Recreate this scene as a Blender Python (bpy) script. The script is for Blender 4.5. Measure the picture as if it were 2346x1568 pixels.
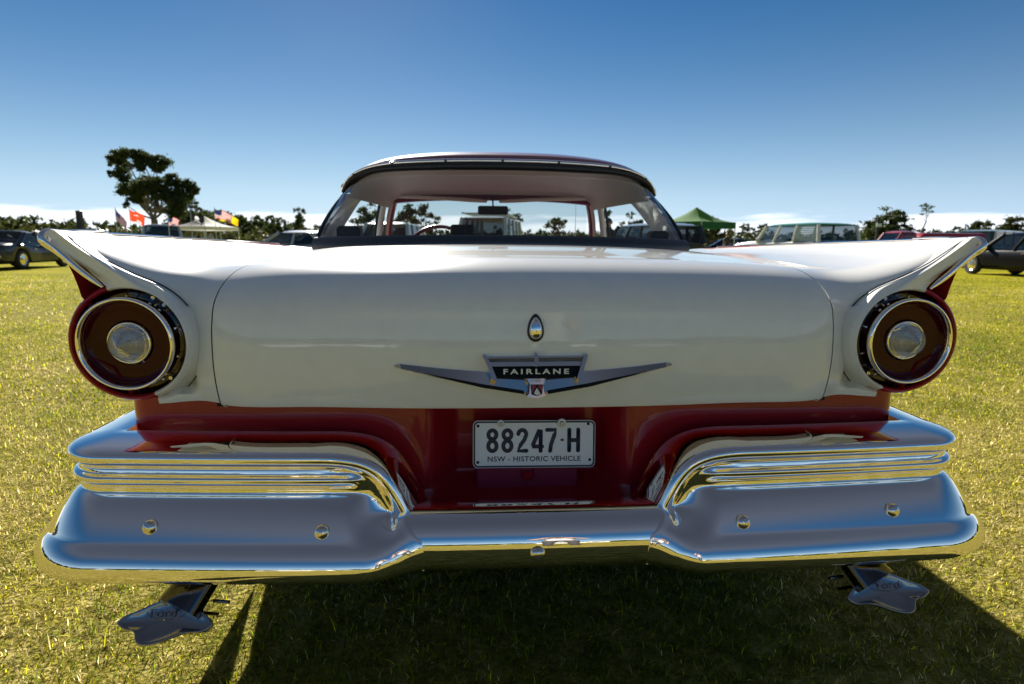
import bpy, math, random
import numpy as np
from mathutils import Vector, Matrix

for o in list(bpy.data.objects):
    bpy.data.objects.remove(o)
sc = bpy.context.scene
COL = sc.collection
R = math.radians

# ------------------------------------------------------------------ camera
CAM_POS = Vector((-0.124, -1.069, 1.0196))
YAW, PITCH, ROLL = -0.0646, 0.16737, 0.0072
cd = bpy.data.cameras.new('camera')
cam = bpy.data.objects.new('camera', cd)
COL.objects.link(cam)
fw = Vector((-math.sin(YAW) * math.cos(PITCH), math.cos(YAW) * math.cos(PITCH), -math.sin(PITCH)))
rt = Vector((math.cos(YAW), math.sin(YAW), 0))
up = rt.cross(fw)
rt2 = rt * math.cos(ROLL) + up * math.sin(ROLL)
up2 = up * math.cos(ROLL) - rt * math.sin(ROLL)
m3 = Matrix((rt2, up2, -fw)).transposed()
cam.matrix_world = Matrix.Translation(CAM_POS) @ m3.to_4x4()
cd.sensor_width = 36
cd.lens = 1340 / 2346 * 36
cd.clip_start = 0.05
cd.clip_end = 4000
cd.dof.use_dof = True
cd.dof.focus_distance = 1.35
cd.dof.aperture_fstop = 5.0
sc.camera = cam

# ------------------------------------------------------------------ sky, sun, exposure
SUN_EL, SUN_AZ = 27.0, 11.5            # azimuth to the left of +Y
w = bpy.data.worlds.new('World')
sc.world = w
w.use_nodes = True
nt = w.node_tree
for n in list(nt.nodes):
    nt.nodes.remove(n)
N = nt.nodes.new
out = N('ShaderNodeOutputWorld')
bg = N('ShaderNodeBackground')
sky = N('ShaderNodeTexSky')
sky.sky_type = 'NISHITA'
sky.sun_disc = False
sky.sun_elevation = R(SUN_EL)
sky.sun_rotation = R(-SUN_AZ)
sky.altitude = 200
sky.air_density = 1.0
sky.dust_density = 0.05
sky.ozone_density = 1.4
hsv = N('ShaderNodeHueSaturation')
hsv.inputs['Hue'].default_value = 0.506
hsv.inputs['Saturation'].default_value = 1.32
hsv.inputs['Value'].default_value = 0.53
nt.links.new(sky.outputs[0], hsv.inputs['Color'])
# low bank of white cloud along the horizon
tc = N('ShaderNodeTexCoord')
sep = N('ShaderNodeSeparateXYZ')
nt.links.new(tc.outputs['Generated'], sep.inputs[0])
mp = N('ShaderNodeMapping')
mp.inputs['Scale'].default_value = (3.2, 3.2, 26)
nt.links.new(tc.outputs['Generated'], mp.inputs[0])
nz = N('ShaderNodeTexNoise')
nz.inputs['Scale'].default_value = 2.4
nz.inputs['Detail'].default_value = 7
nz.inputs['Roughness'].default_value = 0.55
nt.links.new(mp.outputs[0], nz.inputs['Vector'])
ma = N('ShaderNodeMath'); ma.operation = 'MULTIPLY_ADD'      # height of the bank varies with the noise
ma.inputs[1].default_value = 0.055; ma.inputs[2].default_value = 0.014
nt.links.new(nz.outputs['Fac'], ma.inputs[0])
sub = N('ShaderNodeMath'); sub.operation = 'SUBTRACT'
nt.links.new(ma.outputs[0], sub.inputs[0]); nt.links.new(sep.outputs['Z'], sub.inputs[1])
mr = N('ShaderNodeMapRange'); mr.interpolation_type = 'SMOOTHSTEP'
mr.inputs['From Min'].default_value = -0.003; mr.inputs['From Max'].default_value = 0.012
mr.inputs['To Max'].default_value = 0.78
nt.links.new(sub.outputs[0], mr.inputs['Value'])
mx = N('ShaderNodeMix'); mx.data_type = 'RGBA'
nt.links.new(mr.outputs[0], mx.inputs['Factor'])
# the blue thins to a greyer tone overhead, as the chrome mirrors it
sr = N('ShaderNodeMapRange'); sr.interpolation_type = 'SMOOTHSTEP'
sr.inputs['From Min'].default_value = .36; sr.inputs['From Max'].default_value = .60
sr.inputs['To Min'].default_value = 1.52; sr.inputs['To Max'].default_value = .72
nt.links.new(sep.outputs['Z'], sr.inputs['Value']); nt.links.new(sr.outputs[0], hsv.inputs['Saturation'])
# pale haze low over the horizon, the same all round
hz_ = N('ShaderNodeMath'); hz_.operation = 'MULTIPLY'; hz_.inputs[1].default_value = -9.0
nt.links.new(sep.outputs['Z'], hz_.inputs[0])
he = N('ShaderNodeMath'); he.operation = 'EXPONENT'; nt.links.new(hz_.outputs[0], he.inputs[0])
hm = N('ShaderNodeMath'); hm.operation = 'MULTIPLY'; hm.inputs[1].default_value = .86; hm.use_clamp = True
nt.links.new(he.outputs[0], hm.inputs[0])
hx = N('ShaderNodeMix'); hx.data_type = 'RGBA'
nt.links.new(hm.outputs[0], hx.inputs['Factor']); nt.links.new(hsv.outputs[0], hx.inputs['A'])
hx.inputs['B'].default_value = (5.6, 7.9, 11.6, 1)
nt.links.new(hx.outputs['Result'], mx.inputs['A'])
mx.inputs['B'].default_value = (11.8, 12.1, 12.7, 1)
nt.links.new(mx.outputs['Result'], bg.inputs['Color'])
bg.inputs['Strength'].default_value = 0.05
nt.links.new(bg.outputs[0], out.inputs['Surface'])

sd = bpy.data.lights.new('sun', 'SUN')
sun = bpy.data.objects.new('sun', sd)
COL.objects.link(sun)
sd.energy = 5.0
sd.angle = R(0.53)
sd.color = (1.0, 0.95, 0.87)
SUN_DIR = Vector((-math.sin(R(SUN_AZ)) * math.cos(R(SUN_EL)), math.cos(R(SUN_AZ)) * math.cos(R(SUN_EL)), math.sin(R(SUN_EL))))
sun.rotation_euler = SUN_DIR.to_track_quat('Z', 'Y').to_euler()
sun.location = (0, 0, 30)

sc.render.engine = 'CYCLES'
vs = sc.view_settings
vs.view_transform = 'Standard'
vs.look = 'None'
vs.exposure = 1.2
vs.gamma = 1.0
vs.use_curve_mapping = False

# ------------------------------------------------------------------ helpers
def tag(o, label=None, cat=None, group=None, kind=None):
    if label: o['label'] = label
    if cat: o['category'] = cat
    if group: o['group'] = group
    if kind: o['kind'] = kind
    return o

def empty(name, loc=(0, 0, 0), rz=0.0, label=None, cat=None, group=None):
    o = bpy.data.objects.new(name, None)
    o.empty_display_size = 0.1
    COL.objects.link(o)
    o.location = loc
    o.rotation_euler = (0, 0, rz)
    return tag(o, label, cat, group)

def mesh(name, verts, faces, mat, parent=None, smooth=True, sharp=None, midx=None):
    me = bpy.data.meshes.new(name)
    me.from_pydata([tuple(map(float, v)) for v in verts], [], [tuple(map(int, f)) for f in faces])
    mats = mat if isinstance(mat, (list, tuple)) else [mat]
    for m in mats:
        me.materials.append(m)
    if midx is not None:
        me.polygons.foreach_set('material_index', np.asarray(midx, dtype=np.int32))
    if smooth:
        me.polygons.foreach_set('use_smooth', np.ones(len(me.polygons), dtype=bool))
        if sharp:
            me.set_sharp_from_angle(angle=R(sharp))
    me.update()
    o = bpy.data.objects.new(name, me)
    COL.objects.link(o)
    if parent:
        o.parent = parent
    return o

def grid_faces(nu, nv, closed_u=False, closed_v=False, off=0):
    f = []
    for i in range(nu if closed_u else nu - 1):
        a = i * nv; b = ((i + 1) % nu) * nv
        for j in range(nv if closed_v else nv - 1):
            k = (j + 1) % nv
            f.append((off + a + j, off + b + j, off + b + k, off + a + k))
    return f

class MB:
    """collects shapes into one mesh"""
    def __init__(s): s.v = []; s.f = []
    def add(s, v, f):
        o = len(s.v); s.v += [tuple(map(float, p)) for p in v]; s.f += [tuple(i + o for i in q) for q in f]; return s
    def grid(s, A, cu=False, cv=False):
        A = np.asarray(A, float); nu, nv = A.shape[:2]
        return s.add(A.reshape(-1, 3), grid_faces(nu, nv, cu, cv))
    def box(s, lo, hi):
        x0, y0, z0 = lo; x1, y1, z1 = hi
        v = [(x0, y0, z0), (x1, y0, z0), (x1, y1, z0), (x0, y1, z0), (x0, y0, z1), (x1, y0, z1), (x1, y1, z1), (x0, y1, z1)]
        return s.add(v, [(0, 3, 2, 1), (4, 5, 6, 7), (0, 1, 5, 4), (1, 2, 6, 5), (2, 3, 7, 6), (3, 0, 4, 7)])
    def bbox(s, lo, hi, b):
        """box with chamfered edges"""
        lo = np.array(lo, float); hi = np.array(hi, float)
        v = []; idx = {}
        for a in range(3):
            for sx in (0, 1):
                for sy in (0, 1):
                    for sz in (0, 1):
                        sg = (sx, sy, sz); p = []
                        for k in range(3):
                            e = (lo[k], hi[k])[sg[k]]
                            if k != a: e += b if sg[k] == 0 else -b
                            p.append(e)
                        idx[(a, sg)] = len(v); v.append(p)
        f = []
        for a in range(3):
            c, d = [(1, 2), (2, 0), (0, 1)][a]
            for sgn in (0, 1):
                q = []
                for (i, j) in ((0, 0), (1, 0), (1, 1), (0, 1)):
                    t = [0, 0, 0]; t[a] = sgn; t[c] = i; t[d] = j
                    q.append(idx[(a, tuple(t))])
                f.append(q if sgn else q[::-1])
        for a in range(3):
            c, d = [(1, 2), (2, 0), (0, 1)][a]
            for i in (0, 1):
                for j in (0, 1):
                    t0 = [0, 0, 0]; t0[c] = i; t0[d] = j; t1 = list(t0); t1[a] = 1
                    t0 = tuple(t0); t1 = tuple(t1)
                    f.append((idx[(c, t0)], idx[(c, t1)], idx[(d, t1)], idx[(d, t0)]))
        for sx in (0, 1):
            for sy in (0, 1):
                for sz in (0, 1):
                    f.append(tuple(idx[(k, (sx, sy, sz))] for k in range(3)))
        return s.add(v, f)
    def tube(s, path, rad, n=12, caps=True, flat=None):
        """tapered tube along a path; flat=(axis vector, factor) squeezes the section"""
        P = [Vector(p) for p in path]; m = len(P)
        rad = rad if hasattr(rad, '__len__') else [rad] * m
        rings = []; prev = None
        for i in range(m):
            t = (P[min(i + 1, m - 1)] - P[max(i - 1, 0)]).normalized()
            if prev is None:
                a = Vector((0, 0, 1)) if abs(t.z) < .9 else Vector((1, 0, 0))
                u = t.cross(a).normalized()
            else:
                u = (prev - t * prev.dot(t)).normalized()
            prev = u; w_ = t.cross(u)
            ring = []
            for k in range(n):
                a = 2 * math.pi * k / n
                d = (u * math.cos(a) + w_ * math.sin(a)) * rad[i]
                if flat:
                    ax, fc = flat
                    d = d - ax * d.dot(ax) * (1 - fc)
                ring.append(P[i] + d)
            rings.append(ring)
        o = len(s.v)
        s.grid(np.array([[tuple(p) for p in r] for r in rings]), cv=True)
        if caps:
            s.f.append(tuple(o + k for k in range(n))[::-1]); s.f.append(tuple(o + (m - 1) * n + k for k in range(n)))
        return s
    def lathe(s, prof, center, n=48, axis='y'):
        """prof: list of (radius, position along axis)"""
        A = []
        for r, y in prof:
            row = []
            for k in range(n):
                a = 2 * math.pi * k / n
                c, d = r * math.cos(a), r * math.sin(a)
                p = {'y': (c, y, d), 'z': (c, d, y), 'x': (y, c, d)}[axis]
                row.append((p[0] + center[0], p[1] + center[1], p[2] + center[2]))
            A.append(row)
        return s.grid(A, cv=True)
    def prism(s, poly, y0, y1):
        """polygon in X,Z extruded in Y from y0 (rear) to y1"""
        n = len(poly)
        v = [(x, y0, z) for x, z in poly] + [(x, y1, z) for x, z in poly]
        f = [tuple(range(n)), tuple(range(2 * n - 1, n - 1, -1))]
        f += [(i, i + n, (i + 1) % n + n, (i + 1) % n) for i in range(n)]
        return s.add(v, f)
    def obj(s, name, mat, parent=None, smooth=True, sharp=35):
        return mesh(name, s.v, s.f, mat, parent, smooth, sharp)

def mirror(A):
    A = np.array(A, float); A[..., 0] *= -1; return A

def sstep(a, b, x):
    t = np.clip((np.asarray(x, float) - a) / (b - a), 0, 1); return t * t * (3 - 2 * t)

def spline(xs, ys):
    """natural cubic spline"""
    xs = np.array(xs, float); ys = np.array(ys, float); n = len(xs)
    h = np.diff(xs); A = np.eye(n); b = np.zeros(n)
    for i in range(1, n - 1):
        A[i, i - 1] = h[i - 1]; A[i, i] = 2 * (h[i - 1] + h[i]); A[i, i + 1] = h[i]
        b[i] = 6 * ((ys[i + 1] - ys[i]) / h[i] - (ys[i] - ys[i - 1]) / h[i - 1])
    M = np.linalg.solve(A, b)
    def f(x):
        x = np.clip(np.asarray(x, float), xs[0], xs[-1])
        i = np.clip(np.searchsorted(xs, x) - 1, 0, n - 2)
        a = (xs[i + 1] - x) / h[i]; c = (x - xs[i]) / h[i]
        return a * ys[i] + c * ys[i + 1] + ((a ** 3 - a) * M[i] + (c ** 3 - c) * M[i + 1]) * h[i] ** 2 / 6
    return f

def curve_pts(pts, n):
    """smooth resample of a polyline through pts"""
    P = np.array(pts, float)
    d = np.r_[0, np.cumsum(np.sqrt((np.diff(P, axis=0) ** 2).sum(1)))]
    t = np.linspace(0, d[-1], n)
    return np.stack([spline(d, P[:, k])(t) for k in range(P.shape[1])], 1)

# ------------------------------------------------------------------ materials
def mat(name, color, rough=0.5, metal=0.0, coat=0.0, bump=0.0, bscale=200, var=0.0, vscale=6, spec=None, rvar=0.0, crough=0.03):
    m = bpy.data.materials.new(name); m.use_nodes = True
    t = m.node_tree; b = t.nodes['Principled BSDF']
    b.inputs['Base Color'].default_value = (*color, 1)
    b.inputs['Roughness'].default_value = rough
    b.inputs['Metallic'].default_value = metal
    b.inputs['Coat Weight'].default_value = coat
    b.inputs['Coat Roughness'].default_value = crough
    if spec is not None: b.inputs['Specular IOR Level'].default_value = spec
    if bump or var or rvar:
        c = t.nodes.new('ShaderNodeTexCoord')
    if bump:
        n = t.nodes.new('ShaderNodeTexNoise'); n.inputs['Scale'].default_value = bscale; n.inputs['Detail'].default_value = 4
        t.links.new(c.outputs['Object'], n.inputs['Vector'])
        k = t.nodes.new('ShaderNodeBump'); k.inputs['Strength'].default_value = bump; k.inputs['Distance'].default_value = 0.01
        t.links.new(n.outputs['Fac'], k.inputs['Height']); t.links.new(k.outputs[0], b.inputs['Normal'])
    if var:
        n = t.nodes.new('ShaderNodeTexNoise'); n.inputs['Scale'].default_value = vscale; n.inputs['Detail'].default_value = 6
        t.links.new(c.outputs['Object'], n.inputs['Vector'])
        r = t.nodes.new('ShaderNodeValToRGB')
        r.color_ramp.elements[0].position = .3; r.color_ramp.elements[1].position = .7
        r.color_ramp.elements[0].color = (*[x * (1 - var) for x in color], 1)
        r.color_ramp.elements[1].color = (*[min(1, x * (1 + var)) for x in color], 1)
        t.links.new(n.outputs['Fac'], r.inputs[0]); t.links.new(r.outputs[0], b.inputs['Base Color'])
    if rvar:
        n = t.nodes.new('ShaderNodeTexNoise'); n.inputs['Scale'].default_value = 14; n.inputs['Detail'].default_value = 8
        t.links.new(c.outputs['Object'], n.inputs['Vector'])
        q = t.nodes.new('ShaderNodeMapRange'); q.inputs['To Min'].default_value = max(0, rough - rvar); q.inputs['To Max'].default_value = rough + rvar
        t.links.new(n.outputs['Fac'], q.inputs['Value']); t.links.new(q.outputs[0], b.inputs['Roughness'])
    return m

def glass_mat(name, tint=(1, 1, 1), refl=1.0):
    m = bpy.data.materials.new(name); m.use_nodes = True
    t = m.node_tree
    for n in list(t.nodes): t.nodes.remove(n)
    o = t.nodes.new('ShaderNodeOutputMaterial'); mixn = t.nodes.new('ShaderNodeMixShader')
    a = t.nodes.new('ShaderNodeBsdfTransparent'); a.inputs[0].default_value = (*tint, 1)
    g = t.nodes.new('ShaderNodeBsdfGlossy'); g.inputs['Roughness'].default_value = 0.01
    fr = t.nodes.new('ShaderNodeLayerWeight'); fr.inputs['Blend'].default_value = .5
    pw = t.nodes.new('ShaderNodeMath'); pw.operation = 'POWER'; pw.inputs[1].default_value = 4.5
    sc_ = t.nodes.new('ShaderNodeMath'); sc_.operation = 'MULTIPLY_ADD'; sc_.inputs[1].default_value = .9; sc_.inputs[2].default_value = .045 * refl
    t.links.new(fr.outputs['Facing'], pw.inputs[0]); t.links.new(pw.outputs[0], sc_.inputs[0])
    t.links.new(sc_.outputs[0], mixn.inputs[0]); t.links.new(a.outputs[0], mixn.inputs[1]); t.links.new(g.outputs[0], mixn.inputs[2])
    t.links.new(mixn.outputs[0], o.inputs[0])
    return m

M = {}
M['white'] = mat('white_paint', (.85, .84, .80), rough=.35, coat=1.0, bump=.004, bscale=900, var=.02, vscale=30, crough=.035, spec=.15)
def dust(m, scale=520, amount=.5, dark=(.30, .29, .27)):
    t = m.node_tree; b = t.nodes['Principled BSDF']
    src = b.inputs['Base Color'].links[0].from_socket
    c = t.nodes.new('ShaderNodeTexCoord')
    v = t.nodes.new('ShaderNodeTexVoronoi'); v.inputs['Scale'].default_value = scale
    t.links.new(c.outputs['Object'], v.inputs['Vector'])
    n = t.nodes.new('ShaderNodeTexNoise'); n.inputs['Scale'].default_value = 5; n.inputs['Detail'].default_value = 5
    t.links.new(c.outputs['Object'], n.inputs['Vector'])
    # a speck only where the cell is near its centre and the broad noise is high
    a = t.nodes.new('ShaderNodeMapRange'); a.inputs['From Min'].default_value = .16; a.inputs['From Max'].default_value = .10
    t.links.new(v.outputs['Distance'], a.inputs['Value'])
    q = t.nodes.new('ShaderNodeMapRange'); q.inputs['From Min'].default_value = .45; q.inputs['From Max'].default_value = .75; q.inputs['To Max'].default_value = amount
    t.links.new(n.outputs['Fac'], q.inputs['Value'])
    mu = t.nodes.new('ShaderNodeMath'); mu.operation = 'MULTIPLY'; t.links.new(a.outputs[0], mu.inputs[0]); t.links.new(q.outputs[0], mu.inputs[1])
    x = t.nodes.new('ShaderNodeMix'); x.data_type = 'RGBA'; t.links.new(mu.outputs[0], x.inputs['Factor']); t.links.new(src, x.inputs['A']); x.inputs['B'].default_value = (*dark, 1)
    t.links.new(x.outputs['Result'], b.inputs['Base Color'])
    # hand-rubbed haze in the lacquer
    r = t.nodes.new('ShaderNodeMapRange'); r.inputs['To Min'].default_value = .015; r.inputs['To Max'].default_value = .085
    t.links.new(n.outputs['Fac'], r.inputs['Value']); t.links.new(r.outputs[0], b.inputs['Coat Roughness'])
dust(M['white'])
M['maroon'] = mat('maroon_paint', (.34, .009, .018), rough=.35, coat=.65, bump=.012, bscale=260, crough=.03, spec=.25)
M['roofpaint'] = mat('roof_maroon_paint', (.20, .022, .045), rough=.5, coat=1.0, crough=.05, spec=.12)
M['chrome'] = mat('chrome', (1.0, .93, .87), rough=.022, metal=1.0, bump=.007, bscale=7, rvar=.022)
M['chrome2'] = mat('worn_chrome', (.84, .75, .66), rough=.11, metal=.95, rvar=.05)
M['gap'] = mat('panel_gap', (.01, .01, .01), rough=.9)
M['rubber'] = mat('black_rubber', (.012, .012, .013), rough=.45)
M['rubberg'] = mat('grey_rubber', (.035, .038, .045), rough=.42)
M['redlens'] = mat('dark_red_lens', (.05, .0015, .005), rough=.05, coat=.10, spec=.18)
M['redlens2'] = mat('dark_red_lens_rim', (.03, .003, .004), rough=.12, coat=.6)
M['headliner'] = mat('headliner_cloth', (.62, .575, .575), rough=.85, bump=.05, bscale=400)
M['interior'] = mat('interior_trim', (.10, .10, .115), rough=.6)
M['pillar'] = mat('pillar_trim', (.62, .62, .64), rough=.42, coat=.3)
M['black'] = mat('black_vinyl', (.012, .012, .014), rough=.55)
M['redint'] = mat('red_interior', (.11, .006, .016), rough=.35, coat=.5)
M['glass'] = glass_mat('window_glass', (.86, .89, .88))
M['clear'] = mat('clear_plastic', (.50, .51, .52), rough=.16, coat=.8)
M['clear'].node_tree.nodes['Principled BSDF'].inputs['Transmission Weight'].default_value = .5
M['plate'] = mat('plate_white', (.92, .92, .93), rough=.4)
M['navy'] = mat('plate_navy', (.018, .018, .045), rough=.4)
M['exh'] = mat('dark_chrome', (.10, .10, .11), rough=.13, metal=1.0, rvar=.06)  # dark base colour stands in for the dark reflections in the pipes
M['exhtip'] = mat('dull_chrome_tip', (.34, .33, .32), rough=.2, metal=1.0, rvar=.05)
M['zinc'] = mat('zinc', (.55, .57, .56), rough=.38, metal=.7)
M['badge'] = mat('badge_chrome', (.58, .52, .47), rough=.14, metal=1.0)
M['tyre'] = mat('tyre', (.02, .02, .02), rough=.8)
M['under'] = mat('underbody', (.02, .018, .016), rough=.9)
M['blackpaint'] = mat('badge_black', (.006, .006, .007), rough=.5, spec=.15)
M['badgewhite'] = mat('badge_white', (.8, .8, .8), rough=.35)
M['red'] = mat('badge_red', (.25, .01, .02), rough=.3)

# ------------------------------------------------------------------ ground
def noise_ramp(t, vec, scale, stops, detail=6, rough=.6):
    n = t.nodes.new('ShaderNodeTexNoise'); n.inputs['Scale'].default_value = scale; n.inputs['Detail'].default_value = detail
    n.inputs['Roughness'].default_value = rough
    t.links.new(vec, n.inputs['Vector'])
    r = t.nodes.new('ShaderNodeValToRGB')
    e = r.color_ramp.elements
    while len(e) < len(stops): e.new(.5)
    for k, (p, c) in enumerate(stops):
        e[k].position = p; e[k].color = (*c, 1)
    t.links.new(n.outputs['Fac'], r.inputs[0])
    return r.outputs[0], n.outputs['Fac']

gm = bpy.data.materials.new('lawn'); gm.use_nodes = True
t = gm.node_tree; b = t.nodes['Principled BSDF']
geo = t.nodes.new('ShaderNodeNewGeometry')
c1, f1 = noise_ramp(t, geo.outputs['Position'], .55, [(.3, (.17, .20, .010)), (.5, (.31, .285, .014)), (.7, (.42, .35, .035))])
c2, f2 = noise_ramp(t, geo.outputs['Position'], 9, [(.3, (.55, .6, .5)), (.5, (1, 1, 1)), (.72, (1.35, 1.25, 1.3))], detail=8, rough=.7)
mm = t.nodes.new('ShaderNodeMix'); mm.data_type = 'RGBA'; mm.blend_type = 'MULTIPLY'; mm.inputs['Factor'].default_value = 1
t.links.new(c1, mm.inputs['A']); t.links.new(c2, mm.inputs['B'])
# thin trodden thatch round the car, denser lawn further out
ln = t.nodes.new('ShaderNodeVectorMath'); ln.operation = 'LENGTH'; t.links.new(geo.outputs['Position'], ln.inputs[0])
lr = t.nodes.new('ShaderNodeMapRange'); lr.inputs['From Min'].default_value = 4; lr.inputs['From Max'].default_value = 26
wob = t.nodes.new('ShaderNodeMath'); wob.operation = 'MULTIPLY_ADD'; wob.inputs[1].default_value = 34; t.links.new(f1, wob.inputs[0])
wsub = t.nodes.new('ShaderNodeMath'); wsub.operation = 'SUBTRACT'; wsub.inputs[1].default_value = 17; t.links.new(ln.outputs['Value'], wsub.inputs[0])
t.links.new(wsub.outputs[0], wob.inputs[2]); t.links.new(wob.outputs[0], lr.inputs['Value'])
c3, f3 = noise_ramp(t, geo.outputs['Position'], 14, [(.3, (.05, .042, .010)), (.5, (.25, .215, .042)), (.7, (.52, .43, .16))], detail=9, rough=.75)
m4 = t.nodes.new('ShaderNodeMix'); m4.data_type = 'RGBA'; t.links.new(lr.outputs[0], m4.inputs['Factor']); t.links.new(c3, m4.inputs['A']); t.links.new(mm.outputs['Result'], m4.inputs['B'])
t.links.new(m4.outputs['Result'], b.inputs['Base Color'])
b.inputs['Roughness'].default_value = .95
b.inputs['Specular IOR Level'].default_value = .02
nb = t.nodes.new('ShaderNodeTexNoise'); nb.inputs['Scale'].default_value = 60; nb.inputs['Detail'].default_value = 8
t.links.new(geo.outputs['Position'], nb.inputs['Vector'])
bp = t.nodes.new('ShaderNodeBump'); bp.inputs['Strength'].default_value = .7; bp.inputs['Distance'].default_value = .03
t.links.new(nb.outputs['Fac'], bp.inputs['Height']); t.links.new(bp.outputs[0], b.inputs['Normal'])
S = 1500
gv = []; ax = np.r_[-S, -200, np.linspace(-60, 60, 41), 200, S]
rng = np.random.default_rng(3)
A = np.array([[(x, y, 0.0) for y in ax] for x in ax])
ground = MB().grid(A).obj('ground', gm); tag(ground, kind='structure', label='flat mown grass field under the cars')

# ------------------------------------------------------------------ grass blades
def grass():
    r = np.random.default_rng(7)
    pts = []
    def scatter(n, x0, x1, y0, y1, keep):
        p = np.stack([r.uniform(x0, x1, n), r.uniform(y0, y1, n)], 1)
        return p[keep(p[:, 0], p[:, 1])]
    tanl = lambda x, y: (np.abs(x + .12) < (y + 1.07) * 1.02 + .25)
    zones = [
        (scatter(300000, -3.4, 3.4, -.15, 2.6, lambda x, y: tanl(x, y) & ((np.abs(x) < 1.7) | (y > .3))), .019, .0020),
        (scatter(150000, -7.5, 7.5, 2.6, 6.5, lambda x, y: tanl(x, y) & (np.abs(x) > .7)), .026, .0048),
        (scatter(110000, -19, 19, 6.5, 17, lambda x, y: tanl(x, y) & (np.abs(x) > 2.5 + .1 * y)), .032, .011),
    ]
    V = []; F = []; Cc = []; off = 0
    for P, h, wd in zones:
        n = len(P)
        clump = np.sin(P[:, 0] * 5.1 + 1.7 * np.sin(P[:, 1] * 3.3)) * np.sin(P[:, 1] * 4.3 + 2.1 * np.sin(P[:, 0] * 2.9))
        big = np.sin(P[:, 0] * 1.1 + 2 * np.sin(P[:, 1] * .7 + 1)) * np.sin(P[:, 1] * .9 + .8)
        hh = h * r.lognormal(-.1, .36, n) * (1 + .25 * clump)
        az = r.uniform(0, 2 * np.pi, n)
        lean = r.uniform(.35, 1.25, n)
        flat = r.random(n) < .45
        lean[flat] = r.uniform(1.1, 1.5, flat.sum())
        d = np.stack([np.cos(az), np.sin(az)], 1)
        q = np.stack([-np.sin(az), np.cos(az)], 1)
        ww = wd * r.uniform(.6, 1.4, n)
        base = np.c_[P, np.full(n, -.002)]
        mid = base + np.c_[d * (hh * .45 * np.sin(lean * .7))[:, None], hh * .55 * np.cos(lean * .7)]
        tip = mid + np.c_[d * (hh * .6 * np.sin(lean))[:, None], hh * .5 * np.cos(lean)]
        q3 = np.c_[q, np.zeros(n)]
        vv = np.stack([base - q3 * ww[:, None] * .5, base + q3 * ww[:, None] * .5, mid + q3 * ww[:, None] * .42, mid - q3 * ww[:, None] * .42, tip], 1)
        V.append(vv.reshape(-1, 3))
        idx = off + np.arange(n) * 5
        F.append((np.stack([idx, idx + 1, idx + 2, idx + 3], 1), np.stack([idx + 3, idx + 2, idx + 4], 1)))
        off += n * 5
        # colour: green, yellow-green, straw
        mid_ = np.sin(P[:, 0] * 2.3 + 3 * np.sin(P[:, 1] * 1.7)) * np.sin(P[:, 1] * 2.6 + 2.5 * np.sin(P[:, 0] * 1.3 + 2))
        pg = np.clip(.40 + .32 * big + .26 * clump + .22 * mid_, .04, .95)
        kind = r.random(n)
        col = np.where((kind < pg)[:, None], np.array([[.155, .215, .008]]), np.array([[.47, .445, .012]]))
        straw = r.random(n) < np.clip((.36 if h < .025 else .20 if h < .03 else .10) - .30 * big - .12 * clump - .25 * mid_, .04, .80)
        col = np.where(straw[:, None], np.array([[.66, .55, .25]]), col)
        col = col * r.lognormal(-.08, .55 if h < .025 else .38 if h < .03 else .25, n)[:, None]
        Cc.append(np.repeat(col, 5, 0))
    V = np.concatenate(V); Cc = np.concatenate(Cc)
    quads = np.concatenate([f[0] for f in F]); tris = np.concatenate([f[1] for f in F])
    me = bpy.data.meshes.new('grass')
    me.vertices.add(len(V)); me.vertices.foreach_set('co', V.ravel().astype(np.float32))
    nl = len(quads) * 4 + len(tris) * 3
    me.loops.add(nl); me.loops.foreach_set('vertex_index', np.r_[quads.ravel(), tris.ravel()].astype(np.int32))
    me.polygons.add(len(quads) + len(tris))
    st = np.r_[np.arange(len(quads)) * 4, len(quads) * 4 + np.arange(len(tris)) * 3]
    me.polygons.foreach_set('loop_start', st.astype(np.int32))
    me.update(calc_edges=True)
    ca = me.color_attributes.new('tint', 'FLOAT_COLOR', 'POINT')
    ca.data.foreach_set('color', np.c_[Cc, np.ones(len(Cc))].ravel().astype(np.float32))
    gmat = bpy.data.materials.new('grass_blades'); gmat.use_nodes = True
    t = gmat.node_tree; b = t.nodes['Principled BSDF']; b.inputs['Roughness'].default_value = .55
    b.inputs['Specular IOR Level'].default_value = .12
    at = t.nodes.new('ShaderNodeAttribute'); at.attribute_name = 'tint'
    t.links.new(at.outputs['Color'], b.inputs['Base Color'])
    tr = t.nodes.new('ShaderNodeBsdfTranslucent'); t.links.new(at.outputs['Color'], tr.inputs[0])
    ms = t.nodes.new('ShaderNodeMixShader'); ms.inputs[0].default_value = .58
    t.links.new(b.outputs[0], ms.inputs[1]); t.links.new(tr.outputs[0], ms.inputs[2])
    t.links.new(ms.outputs[0], t.nodes['Material Output'].inputs[0])
    me.materials.append(gmat)
    o = bpy.data.objects.new('grass', me); COL.objects.link(o)
    tag(o, 'short mown grass with dry straw patches around the white car', 'grass', kind='stuff')
grass()

# ================================================================== THE CLASSIC CAR
car = empty('classic_car', (0, 0, 0), 0, 'white and maroon finned classic car with big chrome rear bumper, seen from behind', 'car')

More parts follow.
